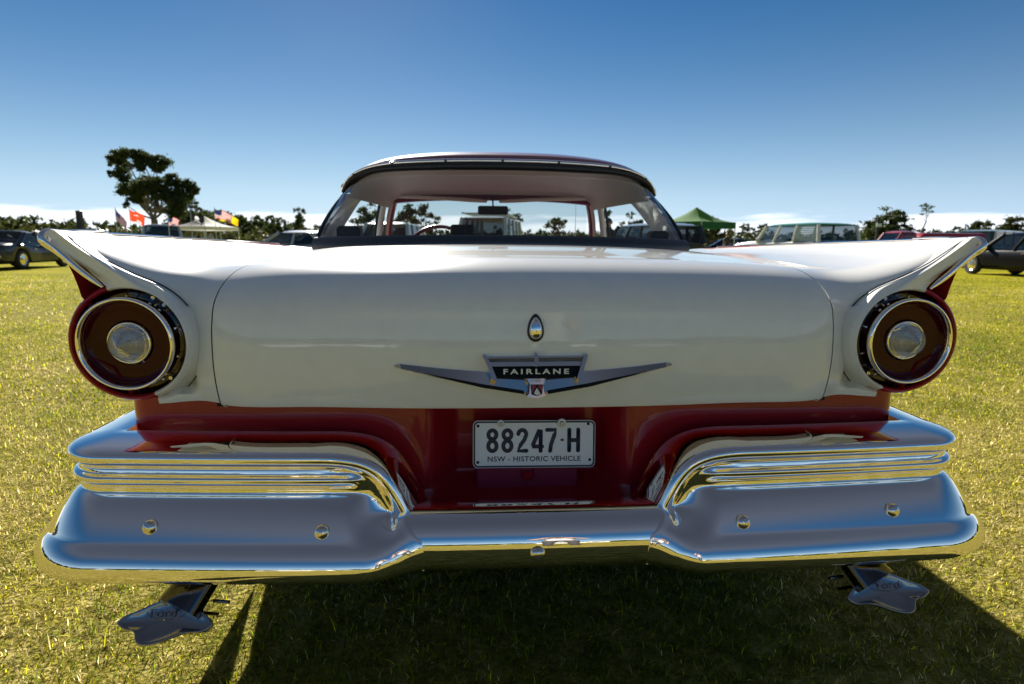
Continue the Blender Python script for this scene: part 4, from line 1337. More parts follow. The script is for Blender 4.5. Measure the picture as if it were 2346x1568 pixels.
grn = mat('green_paint', (.010, .16, .08), rough=.4, coat=.25, spec=.25); dkb = mat('dark_blue_paint', (.008, .010, .016), rough=.25, spec=.2); lgt = paint('pale_grey_paint', (.36, .38, .40)); redp = paint('red_paint', (.35, .012, .012))
sage = paint('sage_paint', (.12, .17, .15))

vehicle('sports_car', 'low dark grey sports car at the left edge with chrome wheels', (-16.75, 21.55, 0), R(6), 4.6, 1.85, SPORT, dict(yb0=-.30, yt0=-.17, yt1=-.06, yb1=.10, belt=.84, roof=1.34, posts=()), (-1.2, 1.28), .34, silver)
vehicle('parked_wagon', 'dark wagon with a pale roof line behind the grey sports car', (-25.0, 29.5, 0), R(-80), 4.8, 1.85, SUVS, CSUV, (-1.4, 1.4), .36, dkb)
pk = vehicle('pickup_truck', 'pale grey pickup truck cab with small rear window beneath the little striped flag', (-16.6, 31.5, 0), R(28), 4.9, 1.85, [(-.5, .95, .45, 1.0), (-.02, .97, .42, 1.0), (0, 1, .40, 1.08), (.2, 1, .40, 1.08), (.48, .92, .42, .96)], dict(yb0=-.05, yt0=-.03, yt1=.12, yb1=.20, belt=1.12, roof=1.88, posts=()), (-1.4, 1.5), .37, lgt, cat='pickup')
vehicle('dark_coupe', 'long black coupe with a bright roof, nose pointing left, beyond the left wing', (-8.1, 28.6, 0), R(84), 4.9, 1.85, SED, CABS, (-1.4, 1.45), .34, dkb)
vehicle('white_hatchback', 'small white car peeking out behind the black coupe', (-9.4, 31.0, 0), R(100), 4.2, 1.7, SED, dict(CABS, yb0=-.46, yt0=-.38), (-1.2, 1.25), .32, wht)
vehicle('grey_sedan', 'grey sedan showing through the left side glass of the classic car', (-6.6, 21.2, 0), R(70), 4.6, 1.8, SED, CABS, (-1.35, 1.4), .33, lgt)
van = vehicle('camper_van', 'white and sage camper van with roof rack, seen through the windscreen', (.55, 21.5, 0), R(168), 4.3, 1.75, [(-.5, .92, .40, 1.16), (-.46, .98, .36, 1.22), (.4, .98, .36, 1.22), (.5, .86, .42, 1.12)], dict(yb0=-.49, yt0=-.45, yt1=.40, yb1=.48, belt=1.2, roof=1.98, tumble=.88, posts=(.25, .5, .75)), (-1.2, 1.2), .34, wht, cat='van')
MB().tube([(-.75, -1.5, 2.02), (-.75, 1.7, 2.06)], [.03, .03], 8).obj('rack_rail', sage, van)
MB().tube([(.75, -1.5, 2.02), (.75, 1.7, 2.06)], [.03, .03], 8).obj('rack_rail', sage, van)
for k in range(6):
    MB().tube([(-.8, -1.5 + k * .62, 2.05), (.8, -1.5 + k * .62, 2.05)], [.022, .022], 8).obj('rack_bar', sage, van)
vehicle('panel_van', 'rounded white van just right of the dark left windscreen pillar', (-2.95, 20.4, 0), R(176), 4.1, 1.7, [(-.5, .90, .40, 1.10), (-.46, .97, .36, 1.16), (.4, .97, .36, 1.16), (.5, .80, .45, 1.02)], dict(yb0=-.48, yt0=-.40, yt1=.32, yb1=.47, belt=1.14, roof=1.72, tumble=.80, posts=(.35, .7)), (-1.15, 1.2), .33, wht, cat='van')
vehicle('dark_hatchback', 'dark four wheel drive with silver roof edge seen through the right side glass', (5.35, 17.9, 0), R(14), 4.3, 1.8, SUVS, dict(CSUV, roof=1.66), (-1.25, 1.3), .36, silver, roofm=lgt)
vehicle('station_wagon', 'big white station wagon with dark green roof and window blinds', (13.45, 23.7, 0), R(11), 5.5, 2.0, [(-.5, .93, .42, 1.12), (-.47, .98, .38, 1.20), (.1, 1, .36, 1.20), (.24, 1, .38, 1.20), (.45, .97, .40, 1.10), (.5, .90, .44, .98)], dict(yb0=-.49, yt0=-.465, yt1=.08, yb1=.17, belt=1.18, roof=1.92, tumble=.88, posts=(.38, .70)), (-1.6, 1.65), .38, wht, roofm=grn, blinds=True, cat='wagon', side=glass_mat('pale_glass', (.75, .8, .82), 2.0))
vehicle('black_suv', 'black four wheel drive parked side on at the right edge', (19.35, 18.45, 0), R(-2), 4.9, 1.9, [(a, b, c * .9, d * .88) for a, b, c, d in SUVS], dict(CSUV, belt=.93, roof=1.54), (-1.45, 1.45), .35, blk)
vehicle('pale_motorhome', 'pale caravan shape in the row behind the black four wheel drive', (34.5, 36.6, 0), R(-60), 5.6, 2.1, [(-.5, .95, .45, 1.2), (.5, .93, .45, 1.15)], dict(yb0=-.49, yt0=-.48, yt1=.44, yb1=.49, belt=1.18, roof=2.1, tumble=.95, posts=(.3, .6)), (-1.2, 1.2), .35, lgt, cat='caravan')
vehicle('red_truck', 'red flat truck body showing above the right wing', (23.9, 29.5, 0), R(82), 5.2, 2.0, [(-.5, .97, .75, 1.70), (.12, .97, .75, 1.70), (.14, .95, .5, 1.05), (.5, .9, .5, .95)], dict(yb0=.14, yt0=.16, yt1=.28, yb1=.36, belt=1.05, roof=1.82, posts=()), (-1.4, 1.6), .40, redp, cat='truck')
vehicle('dark_sedan', 'dark sedan beyond the green canopy, next to the orange motorcycle', (16.0, 36.5, 0), R(80), 4.7, 1.8, SED, CABS, (-1.4, 1.4), .34, blk)
vehicle('silver_sedan', 'silver sedan in the far row left of the white wagon bonnet', (21.5, 41.0, 0), R(95), 4.7, 1.8, SED, CABS, (-1.4, 1.4), .34, lgt)

# orange motorcycle
mc = empty('motorcycle', (13.35, 32.0, 0), R(70), 'orange motorcycle parked under the edge of the green canopy', 'motorcycle')
for y in (-.72, .72):
    w_ = empty('wheel', (0, y, .31)); w_.parent = mc
    MB().lathe([(.24, -.05), (.31, -.04), (.31, .04), (.24, .05)], (0, 0, 0), 28, 'x').obj('tyre', M['tyre'], w_)
    MB().lathe([(.24, -.01), (.24, .01), (.03, .03), (.001, .03)], (0, 0, 0), 20, 'x').obj('rim', M['chrome2'], w_)
orange = paint('orange_paint', (.55, .18, .02))
MB().bbox((-.13, -.05, .62), (.13, .45, .86), .08).obj('fuel_tank', orange, mc)
MB().bbox((-.14, -.65, .66), (.14, -.03, .76), .04).obj('saddle', M['black'], mc)
MB().bbox((-.16, -.25, .26), (.16, .32, .60), .06).obj('engine', M['chrome2'], mc)
for sx in (-1, 1):
    MB().tube([(sx * .09, .72, .31), (sx * .09, .48, .92)], [.03, .03], 8).obj('fork', M['chrome2'], mc)
MB().tube([(-.36, .34, 1.02), (-.1, .46, .95), (.1, .46, .95), (.36, .34, 1.02)], [.02] * 4, 8).obj('handlebar', M['chrome2'], mc)
MB().lathe([(.09, -.06), (.09, .05), (.001, .07)], (0, .56, .86), 16).obj('headlight', M['lamp_clear'], mc)

# ---- canopies
def canopy(name, label, loc, rz, half, eave, peak, val, m_roof, m_val, m_side=None, side_faces=()):
    e = empty(name, loc, rz, label, 'canopy')
    cs = [(-half, -half), (half, -half), (half, half), (-half, half)]
    for k in range(4):
        a = np.array(cs[k]); b_ = np.array(cs[(k + 1) % 4]); A = []
        for q in np.linspace(0, 1, 9):
            row = []
            for p in np.linspace(0, 1, 9):
                bpt = a * (1 - p) + b_ * p; xy = bpt * (1 - q)
                sag = -.16 * math.sin(math.pi * q) * (1 - .5 * math.sin(math.pi * p))
                row.append((xy[0], xy[1], eave + (peak - eave) * q ** 1.12 + sag * .9))
            A.append(row)
        mm_ = m_side if (m_side and k in side_faces) else m_roof
        MB().grid(A).obj('canopy_panel', mm_, e)
        MB().add([(a[0], a[1], eave), (b_[0], b_[1], eave), (b_[0] * 1.005, b_[1] * 1.005, eave - val), (a[0] * 1.005, a[1] * 1.005, eave - val)], [(0, 1, 2, 3)]).obj('valance', m_val, e)
        MB().tube([(cs[k][0] * .985, cs[k][1] * .985, 0), (cs[k][0] * .985, cs[k][1] * .985, eave - .01)], [.03, .03], 8).obj('leg', M['zinc'], e)
    return e
def cloth(name, col, tr=.35):
    m = bpy.data.materials.new(name); m.use_nodes = True
    t = m.node_tree; b = t.nodes['Principled BSDF']; b.inputs['Base Color'].default_value = (*col, 1); b.inputs['Roughness'].default_value = .8
    x = t.nodes.new('ShaderNodeBsdfTranslucent'); x.inputs[0].default_value = (*col, 1)
    ms = t.nodes.new('ShaderNodeMixShader'); ms.inputs[0].default_value = tr
    t.links.new(b.outputs[0], ms.inputs[1]); t.links.new(x.outputs[0], ms.inputs[2]); t.links.new(ms.outputs[0], t.nodes['Material Output'].inputs[0])
    return m
cl_green = cloth('green_canvas', (.07, .22, .03)); cl_dk = cloth('dark_green_canvas', (.012, .10, .03), .2); cl_w = cloth('white_canvas', (.72, .72, .72)); cl_shade = cloth('shade_canvas', (.02, .02, .022), .1)  # the near-black cloth paints shade onto panels of the white canopy
canopy('green_canopy', 'green peaked pop-up canopy to the right of the car roof', (12.1, 31.2, 0), R(32), 1.5, 2.22, 3.05, .34, cl_green, cl_dk, cl_dk, (1,))
canopy('white_canopy', 'white peaked pop-up canopy with shade painted on two panels, below the flags on the left', (-19.0, 42.0, 0), R(-20), 1.55, 2.0, 2.75, .25, cl_w, cl_w, cl_shade, (3, 0))

# ---- posts
e = empty('gate_post', (-28.4, 43.7, 0), 0, 'tall black square post standing left of the big tree', 'post')
MB().add([(-.22, -.22, 0), (.22, -.22, 0), (.22, .22, 0), (-.22, .22, 0), (-.15, -.15, 3.0), (.15, -.15, 3.0), (.15, .15, 3.0), (-.15, .15, 3.0)], [(0, 1, 5, 4), (1, 2, 6, 5), (2, 3, 7, 6), (3, 0, 4, 7), (4, 5, 6, 7)]).obj('shaft', M['black'], e, smooth=False)
MB().bbox((-.17, -.17, 2.99), (.17, .17, 3.10), .03).obj('cap', M['black'], e)
e = empty('sign_post', (45.2, 63.3, 0), 0, 'slim black post with a small grey box in front of the round tree', 'post')
MB().tube([(0, 0, 0), (0, 0, 4.2)], [.16, .14], 10).obj('shaft', M['black'], e)
MB().bbox((-.28, -.3, 3.1), (.28, -.12, 3.5), .03).obj('box', M['zinc'], e)

# ---- flags
def flag(label, x, Y, top, wd, ht, droop, painter, pole_from=0.0):
    """painter(u,v) -> material index; u along the fly, v down the hoist"""
    e = empty('flag', (x, Y, 0), 0, label, 'flag')
    MB().tube([(0, 0, pole_from), (0, 0, top + .08)], [.022, .015], 8).obj('flag_pole', M['zinc'], e)
    nu, nv = 25, 14
    A = []
    for i in range(nu):
        u = i / (nu - 1); col = []
        for j in range(nv):
            v = j / (nv - 1)
            col.append((.02 + wd * u, .10 * math.sin(u * 9 + v * 2) * u, top - ht * v - droop * u - .05 * math.sin(u * 8 + v)))
        A.append(col)
    G = np.array(A); f = grid_faces(nu, nv); mi = []
    for q in f:
        i, j = divmod(q[0], nv); mi.append(painter((i + .5) / (nu - 1), (j + .5) / (nv - 1)))
    mesh('flag_cloth', G.reshape(-1, 3), f, FL, e, True, None, mi)
    return e
FL = [cloth('flag_red', (.45, .03, .03), .5), cloth('flag_white', (.62, .60, .60), .5), cloth('flag_blue', (.03, .035, .12), .3), cloth('flag_black', (.02, .018, .02), .2), cloth('flag_orange_red', (.72, .06, .02), .55), cloth('flag_yellow', (.7, .50, .01), .5), cloth('flag_grey_red', (.16, .06, .07), .3), cloth('flag_grey', (.20, .18, .19), .3)]
def usa(u, v):
    if u < .42 and v < .54: return 1 if (int(u * 36) % 3 == 1 and int(v * 26) % 3 == 1) else 2
    return int(v * 13) % 2
def usa_dark(u, v):
    if u < .42 and v < .54: return 2
    return 6 + int(v * 13) % 2
def redtext(u, v): return 1 if (.25 < u < .6 and (.28 < v < .36 or .5 < v < .56)) or (u > .45 and u < .7 and .78 < v < .9) else 4
def pow_(u, v): return 1 if (u - .5) ** 2 + ((v - .45) * .7) ** 2 < .03 or (.25 < u < .8 and .85 < v < .92) else 3
flag('dark striped flag hanging limp, leftmost of the row of flags', -21.0, 35.2, 2.84, .55, .62, .75, usa_dark)
flag('bright orange red flag with white marks left of the tree trunk', -20.1, 35.0, 2.82, .80, .62, .42, redtext)
flag('small striped flag above the pale grey pickup cab', -14.75, 28.5, 2.10, .48, .32, .05, usa)
flag('black flag with a white disc above the white canopy', -16.8, 35.3, 2.66, .62, .42, .30, pow_)
flag('red and white striped flag flying highest right of the big tree', -15.3, 35.0, 2.90, .95, .52, .36, usa)
flag('yellow flag tucked behind the highest striped flag', -15.28, 35.6, 2.70, 1.06, .42, .36, lambda u, v: 5)

# ---- trees
leafm = {}
def leaf_mat(name, c0, c1, tr=.3):
    m = bpy.data.materials.new(name); m.use_nodes = True
    t = m.node_tree; b = t.nodes['Principled BSDF']; b.inputs['Roughness'].default_value = .6
    b.inputs['Specular IOR Level'].default_value = .25
    g = t.nodes.new('ShaderNodeNewGeometry')
    n = t.nodes.new('ShaderNodeTexWhiteNoise'); n.noise_dimensions = '1D'
    t.links.new(g.outputs['Random Per Island'], n.inputs['W'])
    r = t.nodes.new('ShaderNodeMix'); r.data_type = 'RGBA'
    r.inputs['A'].default_value = (*c0, 1); r.inputs['B'].default_value = (*c1, 1)
    t.links.new(n.outputs['Value'], r.inputs['Factor']); t.links.new(r.outputs['Result'], b.inputs['Base Color'])
    x = t.nodes.new('ShaderNodeBsdfTranslucent'); t.links.new(r.outputs['Result'], x.inputs[0])
    ms = t.nodes.new('ShaderNodeMixShader'); ms.inputs[0].default_value = tr
    t.links.new(b.outputs[0], ms.inputs[1]); t.links.new(x.outputs[0], ms.inputs[2]); t.links.new(ms.outputs[0], t.nodes['Material Output'].inputs[0])
    return m
LEAF = leaf_mat('gum_leaves', (.028, .046, .014), (.080, .098, .030), .42)
LEAF2 = leaf_mat('olive_leaves', (.04, .05, .014), (.10, .10, .03))
LEAF3 = leaf_mat('rust_leaves', (.10, .04, .015), (.16, .08, .03))
BARK = mat('bark', (.16, .14, .12), rough=.9, bump=.4, bscale=8, var=.3, vscale=3)

def leaves(clumps, per, size, r):
    """clumps: (x,y,z,rx,ry,rz); each breaks into feathery sprays of leaf faces"""
    V = []
    for (x, y, z, rx, ry, rz) in clumps:
        n = int(per * (rx * ry * rz) ** (2 / 3)) + 6
        ns = max(4, n // 28)
        d = r.normal(size=(ns, 3)); d /= np.linalg.norm(d, axis=1)[:, None]
        sub = np.array([x, y, z]) + d * (r.uniform(.15, 1.05, ns) ** .5)[:, None] * np.array([rx, ry, rz])
        srad = r.uniform(.13, .30, ns)[:, None] * np.array([[rx, ry, rz * .75]])
        k = r.integers(0, ns, n)
        c = sub[k] + r.normal(size=(n, 3)) * srad[k] * .75
        a = r.normal(size=(n, 3)); a[:, 2] -= .6; a /= np.linalg.norm(a, axis=1)[:, None]
        b_ = r.normal(size=(n, 3)); b_ -= a * (a * b_).sum(1)[:, None]; b_ /= np.linalg.norm(b_, axis=1)[:, None]
        s = size * r.uniform(.5, 1.3, n)[:, None]
        V.append(np.stack([c - a * s, c + b_ * s * .40, c + a * s, c - b_ * s * .40], 1))
    V = np.concatenate(V); n = len(V)
    return V.reshape(-1, 3), np.arange(n * 4).reshape(n, 4)

def tree_from(name, label, loc, clumps, forks, trunk_r, per, size, lm, seed, group=None):
    """clumps in local coordinates; forks: list of limb start heights"""
    r = np.random.default_rng(seed)
    e = empty(name, loc, 0, label, 'tree', group)
    base = np.array([0, 0, 0.]); fork = np.array(forks[0], float)
    mb = MB(); mb.tube([tuple(base), tuple(base * .6 + fork * .4 + np.array([.05, .02, 0])), tuple(fork)], [trunk_r * 1.25, trunk_r, trunk_r * .85], 10)
    for k, c in enumerate(clumps):
        st = np.array(forks[k % len(forks)], float); c_ = np.array(c[:3])
        mid = st * .45 + c_ * .55 + r.normal(0, .06, 3) * np.linalg.norm(c_ - st) - np.array([0, 0, .06]) * np.linalg.norm(c_[:2] - st[:2])
        P = curve_pts([st, mid, c_], 7)
        mb.tube([tuple(p) for p in P], list(np.linspace(trunk_r * .34, trunk_r * .06, 7)), 6)
    mb.obj('trunk', BARK, e)
    V, F = leaves(clumps, per, size, r)
    me = bpy.data.meshes.new('crown'); me.from_pydata(V.tolist(), [], F.tolist()); me.materials.append(lm); me.update()
    o = bpy.data.objects.new('crown', me); COL.objects.link(o); o.parent = e
    return e

# the big gum tree on the left, clump by clump
BT = [(250, 250, 110, 80), (360, 330, 85, 60), (230, 480, 50, 45), (480, 500, 85, 100), (600, 190, 120, 55), (760, 220, 110, 70), (1000, 300, 150, 85), (1090, 400, 75, 60), (830, 390, 70, 60), (650, 560, 115, 65), (420, 720, 120, 75), (700, 720, 160, 95), (950, 640, 140, 95), (1080, 540, 95, 80), (1280, 640, 120, 85), (1450, 700, 70, 85), (1500, 820, 36, 50), (1000, 800, 140, 85), (1230, 830, 120, 105), (1350, 950, 105, 85), (600, 880, 95, 45), (500, 960, 45, 45), (1150, 1080, 95, 85), (1310, 1100, 95, 75)]
rr_ = np.random.default_rng(5)
tx0 = -31.75
cl = []
for (cx_, cy_, rx, ry) in BT:
    X = -35.93 + (cx_ - 128) * .0059; Z = 9.63 - (cy_ - 110) * .0061
    cl.append((X - tx0, rr_.uniform(-1.6, 1.6), Z, rx * .0080, rx * .0078, ry * .0080))
tree_from('gum_tree', 'big spreading gum tree standing behind the flags on the left', (tx0, 60, 0), cl, [(.1, 0, 3.1), (-.4, 0, 3.9), (.7, 0, 3.9)], .34, 2500, .15, LEAF, 11)

def rand_tree(name, label, x, Y, h, wd, seed, lm=LEAF, n=12, base=.35, per=190, size=.26, group=None, trunk=.2):
    r = np.random.default_rng(seed); cl = []
    for k in range(n):
        a = r.uniform(0, 2 * math.pi); q = r.uniform(0, 1)
        z = h * (base + (1 - base) * q * .93); rad = wd * .5 * math.sqrt(max(.08, 1 - (2 * q - .75) ** 2)) * r.uniform(.25, .85)
        s = wd * r.uniform(.16, .27)
        cl.append((rad * math.cos(a), rad * math.sin(a), z, s, s, s * r.uniform(.55, .85)))
    return tree_from(name, label, (x, Y, 0), cl, [(0, 0, h * base * .8), (.1, 0, h * base)], trunk, per, size, lm, seed, group)
G_ = 'trees on the far side of the field'
def xat(px, Y):       # world X for a column of the photograph at distance Y
    return -.124 + (Y + 1.069) * math.tan(math.atan((px - 1173) / 1340.0 / math.cos(PITCH) * 1.0) - YAW * 1.0)
rand_tree('dark_tree', 'dark rounded tree directly behind the black flag and white canopy', xat(455, 70), 70, 6.2, 6.5, 21, per=160)
rand_tree('small_tree', 'little open tree on the skyline left of the car roof', xat(706, 110), 110, 7.0, 4.5, 22, n=7, base=.55, per=90, size=.35)
rand_tree('window_tree', 'open tree seen through the left side glass', xat(852, 60), 60, 4.4, 4.2, 23, n=10, per=120, base=.4)
rand_tree('screen_tree', 'leftmost of the broad trees seen through the windscreen', xat(935, 62), 62, 4.9, 4.5, 24, n=12, per=120)
rand_tree('screen_tree', 'middle of the broad trees seen through the windscreen, left of the camper van', xat(975, 66), 66, 5.0, 4.2, 25, n=12, per=120)
rand_tree('screen_tree', 'tree showing behind the rear view mirror and camper van', xat(1172, 70), 70, 4.8, 3.6, 26, n=10, per=140)
rand_tree('screen_tree', 'flat topped tree in the right half of the windscreen', xat(1270, 80), 80, 4.2, 5.0, 27, n=12, per=120, base=.3)
rand_tree('pillar_tree', 'thin tree beside the right windscreen pillar', xat(1378, 60), 60, 4.6, 2.2, 28, n=8, per=90, base=.3)
rand_tree('side_glass_tree', 'tiered tree seen through the right side glass behind the dark four wheel drive', xat(1430, 60), 60, 4.4, 3.2, 29, n=8, per=120, base=.35)
rand_tree('round_tree', 'dense round tree just right of the white wagon', xat(2005, 66), 66, 4.7, 5.8, 30, n=18, per=200, base=.25)
rand_tree('leaning_tree', 'dark tree right of the red truck body', xat(2210, 72), 72, 3.7, 5.8, 31, n=16, per=170, base=.25)
rand_tree('leaning_tree', 'open crowned tree above the black four wheel drive', xat(2285, 80), 80, 4.6, 5.5, 32, n=14, per=130, base=.35, lm=LEAF2)
rand_tree('leaning_tree', 'tree cut by the right edge of the picture', xat(2350, 80), 80, 3.9, 6.0, 33, n=14, per=150, base=.3)
rand_tree('canopy_tree', 'olive bushy tree behind the green canopy', xat(1605, 60), 60, 3.4, 5.2, 34, n=14, per=160, base=.2, lm=LEAF2)
rand_tree('canopy_tree', 'dark low tree between the green canopy and the white wagon', xat(1690, 90), 90, 4.2, 4.0, 35, n=10, per=160, base=.25)
rand_tree('canopy_tree', 'pale open tree just left of the white wagon roof', xat(1725, 95), 95, 4.6, 4.5, 36, n=9, per=110, base=.35, lm=LEAF2)
# tall thin leaning tree on the right
tx_ = xat(2062, 72)
tree_from('lone_tree', 'tall thin tree with bent bare trunk and small umbrella crown', (tx_, 72, 0),
          [(1.5, 0, 6.25, .55, .6, .28), (1.05, 0, 5.95, .5, .6, .25), (2.0, .2, 6.0, .5, .5, .22), (1.3, 0, 5.45, .5, .5, .2), (1.85, 0, 5.35, .38, .4, .16), (.75, 0, 5.1, .35, .4, .15), (-.1, 0, 4.5, .28, .3, .12), (-.35, 0, 3.8, .3, .3, .2)],
          [(1.55, 0, 4.2), (1.6, 0, 4.8), (1.5, 0, 4.4), (1.55, 0, 4.6), (1.6, 0, 4.6), (1.4, 0, 4.2), (.3, 0, 2.6), (.2, 0, 2.3)], .10, 300, .16, LEAF, 41)

# far wood and hills as one mass, all round the field
def wood(name, label, segs, per_m, size, lm, seed):
    per_m *= 2.2
    r = np.random.default_rng(seed); cl = []
    for (a0, a1, d0, d1, h0, h1) in segs:
        arc = abs(R(a1 - a0)) * (d0 + d1) / 2
        n = int(arc * per_m)
        for k in range(n):
            q = r.random(); a = R(a0 + (a1 - a0) * q); d = d0 + (d1 - d0) * q + r.uniform(-6, 6)
            h = (h0 + (h1 - h0) * q) * r.uniform(.62, 1.0)
            s = r.uniform(1.2, 2.4)
            nlev = max(1, int(h / 2.2))
            for l in range(nlev):
                z = max(.9, h - s * .7 - l * 2.0)
                cl.append((d * math.sin(a) + r.uniform(-1, 1), d * math.cos(a) + r.uniform(-2, 2), z, s, s, s * .8))
    V, F = leaves(cl, 9, size, r)
    me = bpy.data.meshes.new(name); me.from_pydata(V.tolist(), [], F.tolist()); me.materials.append(lm); me.update()
    o = bpy.data.objects.new(name, me); COL.objects.link(o)
    return tag(o, label, 'wood', kind='stuff')
wood('far_wood', 'line of distant bush along the horizon', [(-62, -40, 150, 150, 5, 6.5), (-40, -28, 150, 170, 6.5, 5), (-28, -24, 180, 180, 5, 8), (-24, -18, 180, 180, 9.5, 8), (-18, -8, 180, 190, 7.5, 5), (-8, 14, 190, 200, 5, 5.5), (14, 34, 200, 180, 4.5, 5), (34, 60, 150, 140, 4, 6)], 1.3, .75, LEAF, 51)
wood('near_scrub', 'olive scrub behind the parked cars on the left', [(-46, -30, 75, 80, 3.2, 2.6), (-30, -18, 90, 95, 3.0, 3.0)], 1.2, .5, LEAF2, 52)
wood('rear_wood', 'trees behind the photographer, reflected in the chrome', [(75, 180, 95, 85, 7, 6), (180, 285, 85, 95, 6, 8)], .9, .9, LEAF, 53)
hv = [[(d * math.sin(R(a)), d * math.cos(R(a)), h * (math.exp(-((a + 22.5) / 6) ** 2) * 9 + math.exp(-((a + 50) / 12) ** 2) * 5 + 1.5)) for d, h in ((260, 0), (300, .7), (360, 1), (480, 1), (640, 0))] for a in np.linspace(-75, 75, 80)]
tag(MB().grid(hv).obj('hills', mat('hill_scrub', (.045, .06, .035), rough=.95, var=.35, vscale=.2)), 'low wooded rise on the horizon', kind='structure')

# ---- people
SKIN = mat('skin', (.42, .24, .17), rough=.55)
def person(name, label, loc, rz, shirt, trousers, hair, h=1.75, pose='stand', cat='person'):
    e = empty(name, loc, rz, label, cat)
    s = h / 1.75
    J = {}; E_l = []
    def j(n, p, r_): J[n] = (p, r_)
    j('pelvis', (0, 0, .95), (.15, .11)); j('waist', (0, 0, 1.10), (.135, .10)); j('chest', (0, .01, 1.30), (.165, .115)); j('neck', (0, 0, 1.48), (.062, .062)); j('headb', (0, .02, 1.56), (.072, .085)); j('head', (0, .025, 1.64), (.078, .095)); j('top', (0, .01, 1.72), (.055, .065))
    for sx, n in ((-1, 'l'), (1, 'r')):
        j('sh' + n, (sx * .18, 0, 1.41), (.062, .06))
        if pose == 'camera':
            j('el' + n, (sx * .25, .16, 1.22), (.045, .045)); j('wr' + n, (sx * .09, .28, 1.52), (.032, .030)); j('ha' + n, (sx * .06, .30, 1.58), (.036, .022))
        else:
            j('el' + n, (sx * .235, -.02, 1.13), (.045, .045)); j('wr' + n, (sx * .25, .06, .89), (.030, .032)); j('ha' + n, (sx * .25, .075, .82), (.022, .038))
        j('hip' + n, (sx * .095, 0, .90), (.085, .09)); j('kn' + n, (sx * .11, .02, .49), (.056, .06)); j('an' + n, (sx * .12, -.02, .10), (.042, .045)); j('to' + n, (sx * .135, .15, .045), (.045, .035))
    names = list(J)
    ed = [('pelvis', 'waist'), ('waist', 'chest'), ('chest', 'neck'), ('neck', 'headb'), ('headb', 'head'), ('head', 'top')]
    for n in 'lr':
        ed += [('chest', 'sh' + n), ('sh' + n, 'el' + n), ('el' + n, 'wr' + n), ('wr' + n, 'ha' + n), ('pelvis', 'hip' + n), ('hip' + n, 'kn' + n), ('kn' + n, 'an' + n), ('an' + n, 'to' + n)]
    verts = [tuple(c * s for c in J[n][0]) for n in names]; rad = [J[n][1] for n in names]
    edges = [(names.index(a), names.index(b)) for a, b in ed]
    # five fingers per hand, each a short chain rooted in the palm
    for sx, n in ((-1, 'l'), (1, 'r')):
        p = Vector(J['ha' + n][0]); d = (p - Vector(J['wr' + n][0])).normalized()
        side = Vector((0, 1, 0)) if pose != 'camera' else Vector((sx, 0, 0))
        for k, (o_, ln) in enumerate(((-.030, .062), (-.010, .075), (.010, .080), (.028, .070), (.042, .048))):
            r0 = p + side * o_ * .9; thumb = (k == 4)
            dd = (d + side * .9).normalized() if thumb else d
            r0 = r0 - d * (.04 if thumb else .0)
            a, b, c = r0, r0 + dd * ln * .55, r0 + dd * ln - side.cross(d) * .012
            i0 = len(verts)
            verts += [tuple(q * s) for q in (a, b, c)]; rad += [(.010, .010), (.009, .009), (.007, .007)]
            edges += [(i0, i0 + 1), (i0 + 1, i0 + 2)]
    me = bpy.data.meshes.new(name); me.from_pydata(verts, edges, []); me.update()
    tmp = bpy.data.objects.new(name + '_tmp', me); COL.objects.link(tmp)
    tmp.modifiers.new('skin', 'SKIN'); sb = tmp.modifiers.new('sub', 'SUBSURF'); sb.levels = 1; sb.render_levels = 1
    sv = me.skin_vertices[0].data
    for k, r_ in enumerate(rad): sv[k].radius = (r_[0] * s, r_[1] * s)
    roots = [0] + list(range(len(names), len(verts), 3))
    for k in range(len(verts)): sv[k].use_root = k in roots
    bpy.context.view_layer.update()
    bm_ = bpy.data.meshes.new_from_object(tmp.evaluated_get(bpy.context.evaluated_depsgraph_get()))
    bpy.data.objects.remove(tmp)
    bm_.materials.clear()
    for m_ in (SKIN, shirt, trousers, M['black']): bm_.materials.append(m_)
    arm = []
    for pgn in bm_.polygons:
        z = pgn.center.z / s; x = abs(pgn.center.x) / s; y = pgn.center.y / s
        if z < .09: k = 3
        elif z < .97 and x < .20: k = 2
        elif z > 1.50 and not (pose == 'camera' and False): k = 0
        elif pose == 'camera': k = 0 if (y > .20) else 1
        else: k = 0 if (x > .19 and z < 1.10) else 1
        pgn.material_index = k; pgn.use_smooth = True
    bo = bpy.data.objects.new('body', bm_); COL.objects.link(bo); bo.parent = e
    # hair, ears, nose, eyes
    mb = MB()
    A = []
    for u in np.linspace(0, 1, 9):
        th = u * 1.75
        A.append([(.090 * s * math.sin(th) * math.cos(a), (.010 + .108 * math.sin(th) * math.sin(a) - .012 * u) * s, (1.645 + .112 * math.cos(th) - (.0 if math.sin(a) > .2 else .035 * u)) * s) for a in np.linspace(0, 2 * math.pi, 20, endpoint=False)])
    mb.grid(A, cv=True).obj('hair', hair, e)
    for sx in (-1, 1):
        MB().lathe([(.001, -.012), (.018, -.008), (.024, 0), (.018, .008), (.001, .010)], (sx * .083 * s, .02 * s, 1.63 * s), 10, 'x').obj('ear', SKIN, e)
        MB().lathe([(.001, -.006), (.009, 0), (.001, .006)], (sx * .03 * s, .118 * s, 1.645 * s), 8).obj('eye', M['black'], e)
    MB().add([(-.014 * s, .11 * s, 1.605 * s), (.014 * s, .11 * s, 1.605 * s), (0, .145 * s, 1.612 * s), (0, .112 * s, 1.66 * s)], [(0, 1, 2), (1, 3, 2), (3, 0, 2)]).obj('nose', SKIN, e)
    MB().bbox((-.022 * s, .108 * s, 1.575 * s), (.022 * s, .118 * s, 1.585 * s), .002).obj('mouth', mat('lips', (.3, .12, .10)), e)
    return e
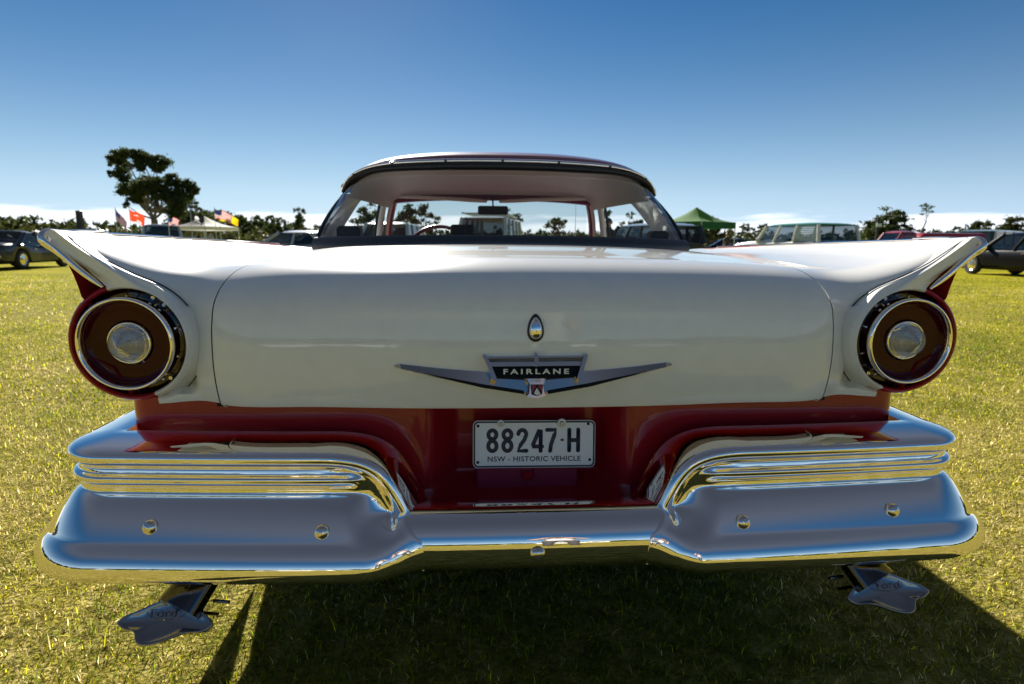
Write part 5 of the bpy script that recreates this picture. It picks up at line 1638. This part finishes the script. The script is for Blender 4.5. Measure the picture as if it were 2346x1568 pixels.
jeans = mat('denim', (.03, .05, .10), rough=.8); dark_top = mat('dark_jacket', (.05, .03, .025), rough=.8); grey_top = mat('grey_shirt', (.35, .35, .38), rough=.8); maroon_top = mat('maroon_shirt', (.12, .015, .02), rough=.8); dk_tr = mat('dark_trousers', (.03, .03, .035), rough=.8); hairm = mat('hair_dark', (.03, .02, .015), rough=.6)
person('person', 'person in brown top and jeans cut off by the right edge', (13.98, 12.9, 0), R(150), dark_top, jeans, hairm, 1.72)
person('person', 'person in dark jacket seen through the right side glass beside the pillar', (3.45, 14.6, 0), R(120), dk_tr, dk_tr, hairm, 1.70)
person('person', 'person in maroon shirt standing under the green canopy', (11.75, 30.4, 0), R(100), maroon_top, dk_tr, hairm, 1.60)
person('person', 'person in black standing beside the orange motorcycle', (14.2, 31.8, 0), R(200), dark_top, jeans, hairm, 1.70)
person('person', 'person in grey shirt under the white canopy', (-18.2, 41.0, 0), R(160), grey_top, dk_tr, hairm, 1.70)
ph = person('person', 'photographer in grey shirt raising a camera, reflected in the bumper', (.55, -3.4, 0), R(10), grey_top, dk_tr, hairm, 1.75, 'camera')
hc = empty('hand_camera', (.55, -3.4, 0), R(10), 'black camera held up by the photographer reflected in the bumper', 'camera')
MB().bbox((-.07, .30, 1.575), (.07, .355, 1.67), .01).obj('camera_body', M['black'], hc)
MB().lathe([(.036, .355), (.036, .43), (.028, .43), (.001, .42)], (0, 0, 1.62), 20).obj('lens', M['black'], hc)

# ---- parked row behind the photographer: only its reflection shows in the chrome
proto = {o.get('label', '')[:14]: o for o in COL.objects if o.parent is None and o.get('category') in ('car', 'van', 'wagon')}
row = [('small white ca', (-9.0, -24, 0), 1.6, 'white hatchback in the row behind the photographer, glinting in the left of the bumper'),
       ('long black cou', (-2.5, -27, 0), 1.5, 'black coupe in the row behind the photographer, mirrored left of the bumper centre'),
       ('white and sage', (5.0, -29, 0), 1.7, 'roof racked camper van in the row behind the photographer, mirrored right of the bumper centre'),
       ('grey sedan sho', (11.5, -25, 0), 1.5, 'grey sedan in the row behind the photographer, glinting in the right of the bumper')]
for key, loc, rz, lab in row:
    for k, o in proto.items():
        if k.startswith(key[:12]):
            dup(o, loc, rz, lab)
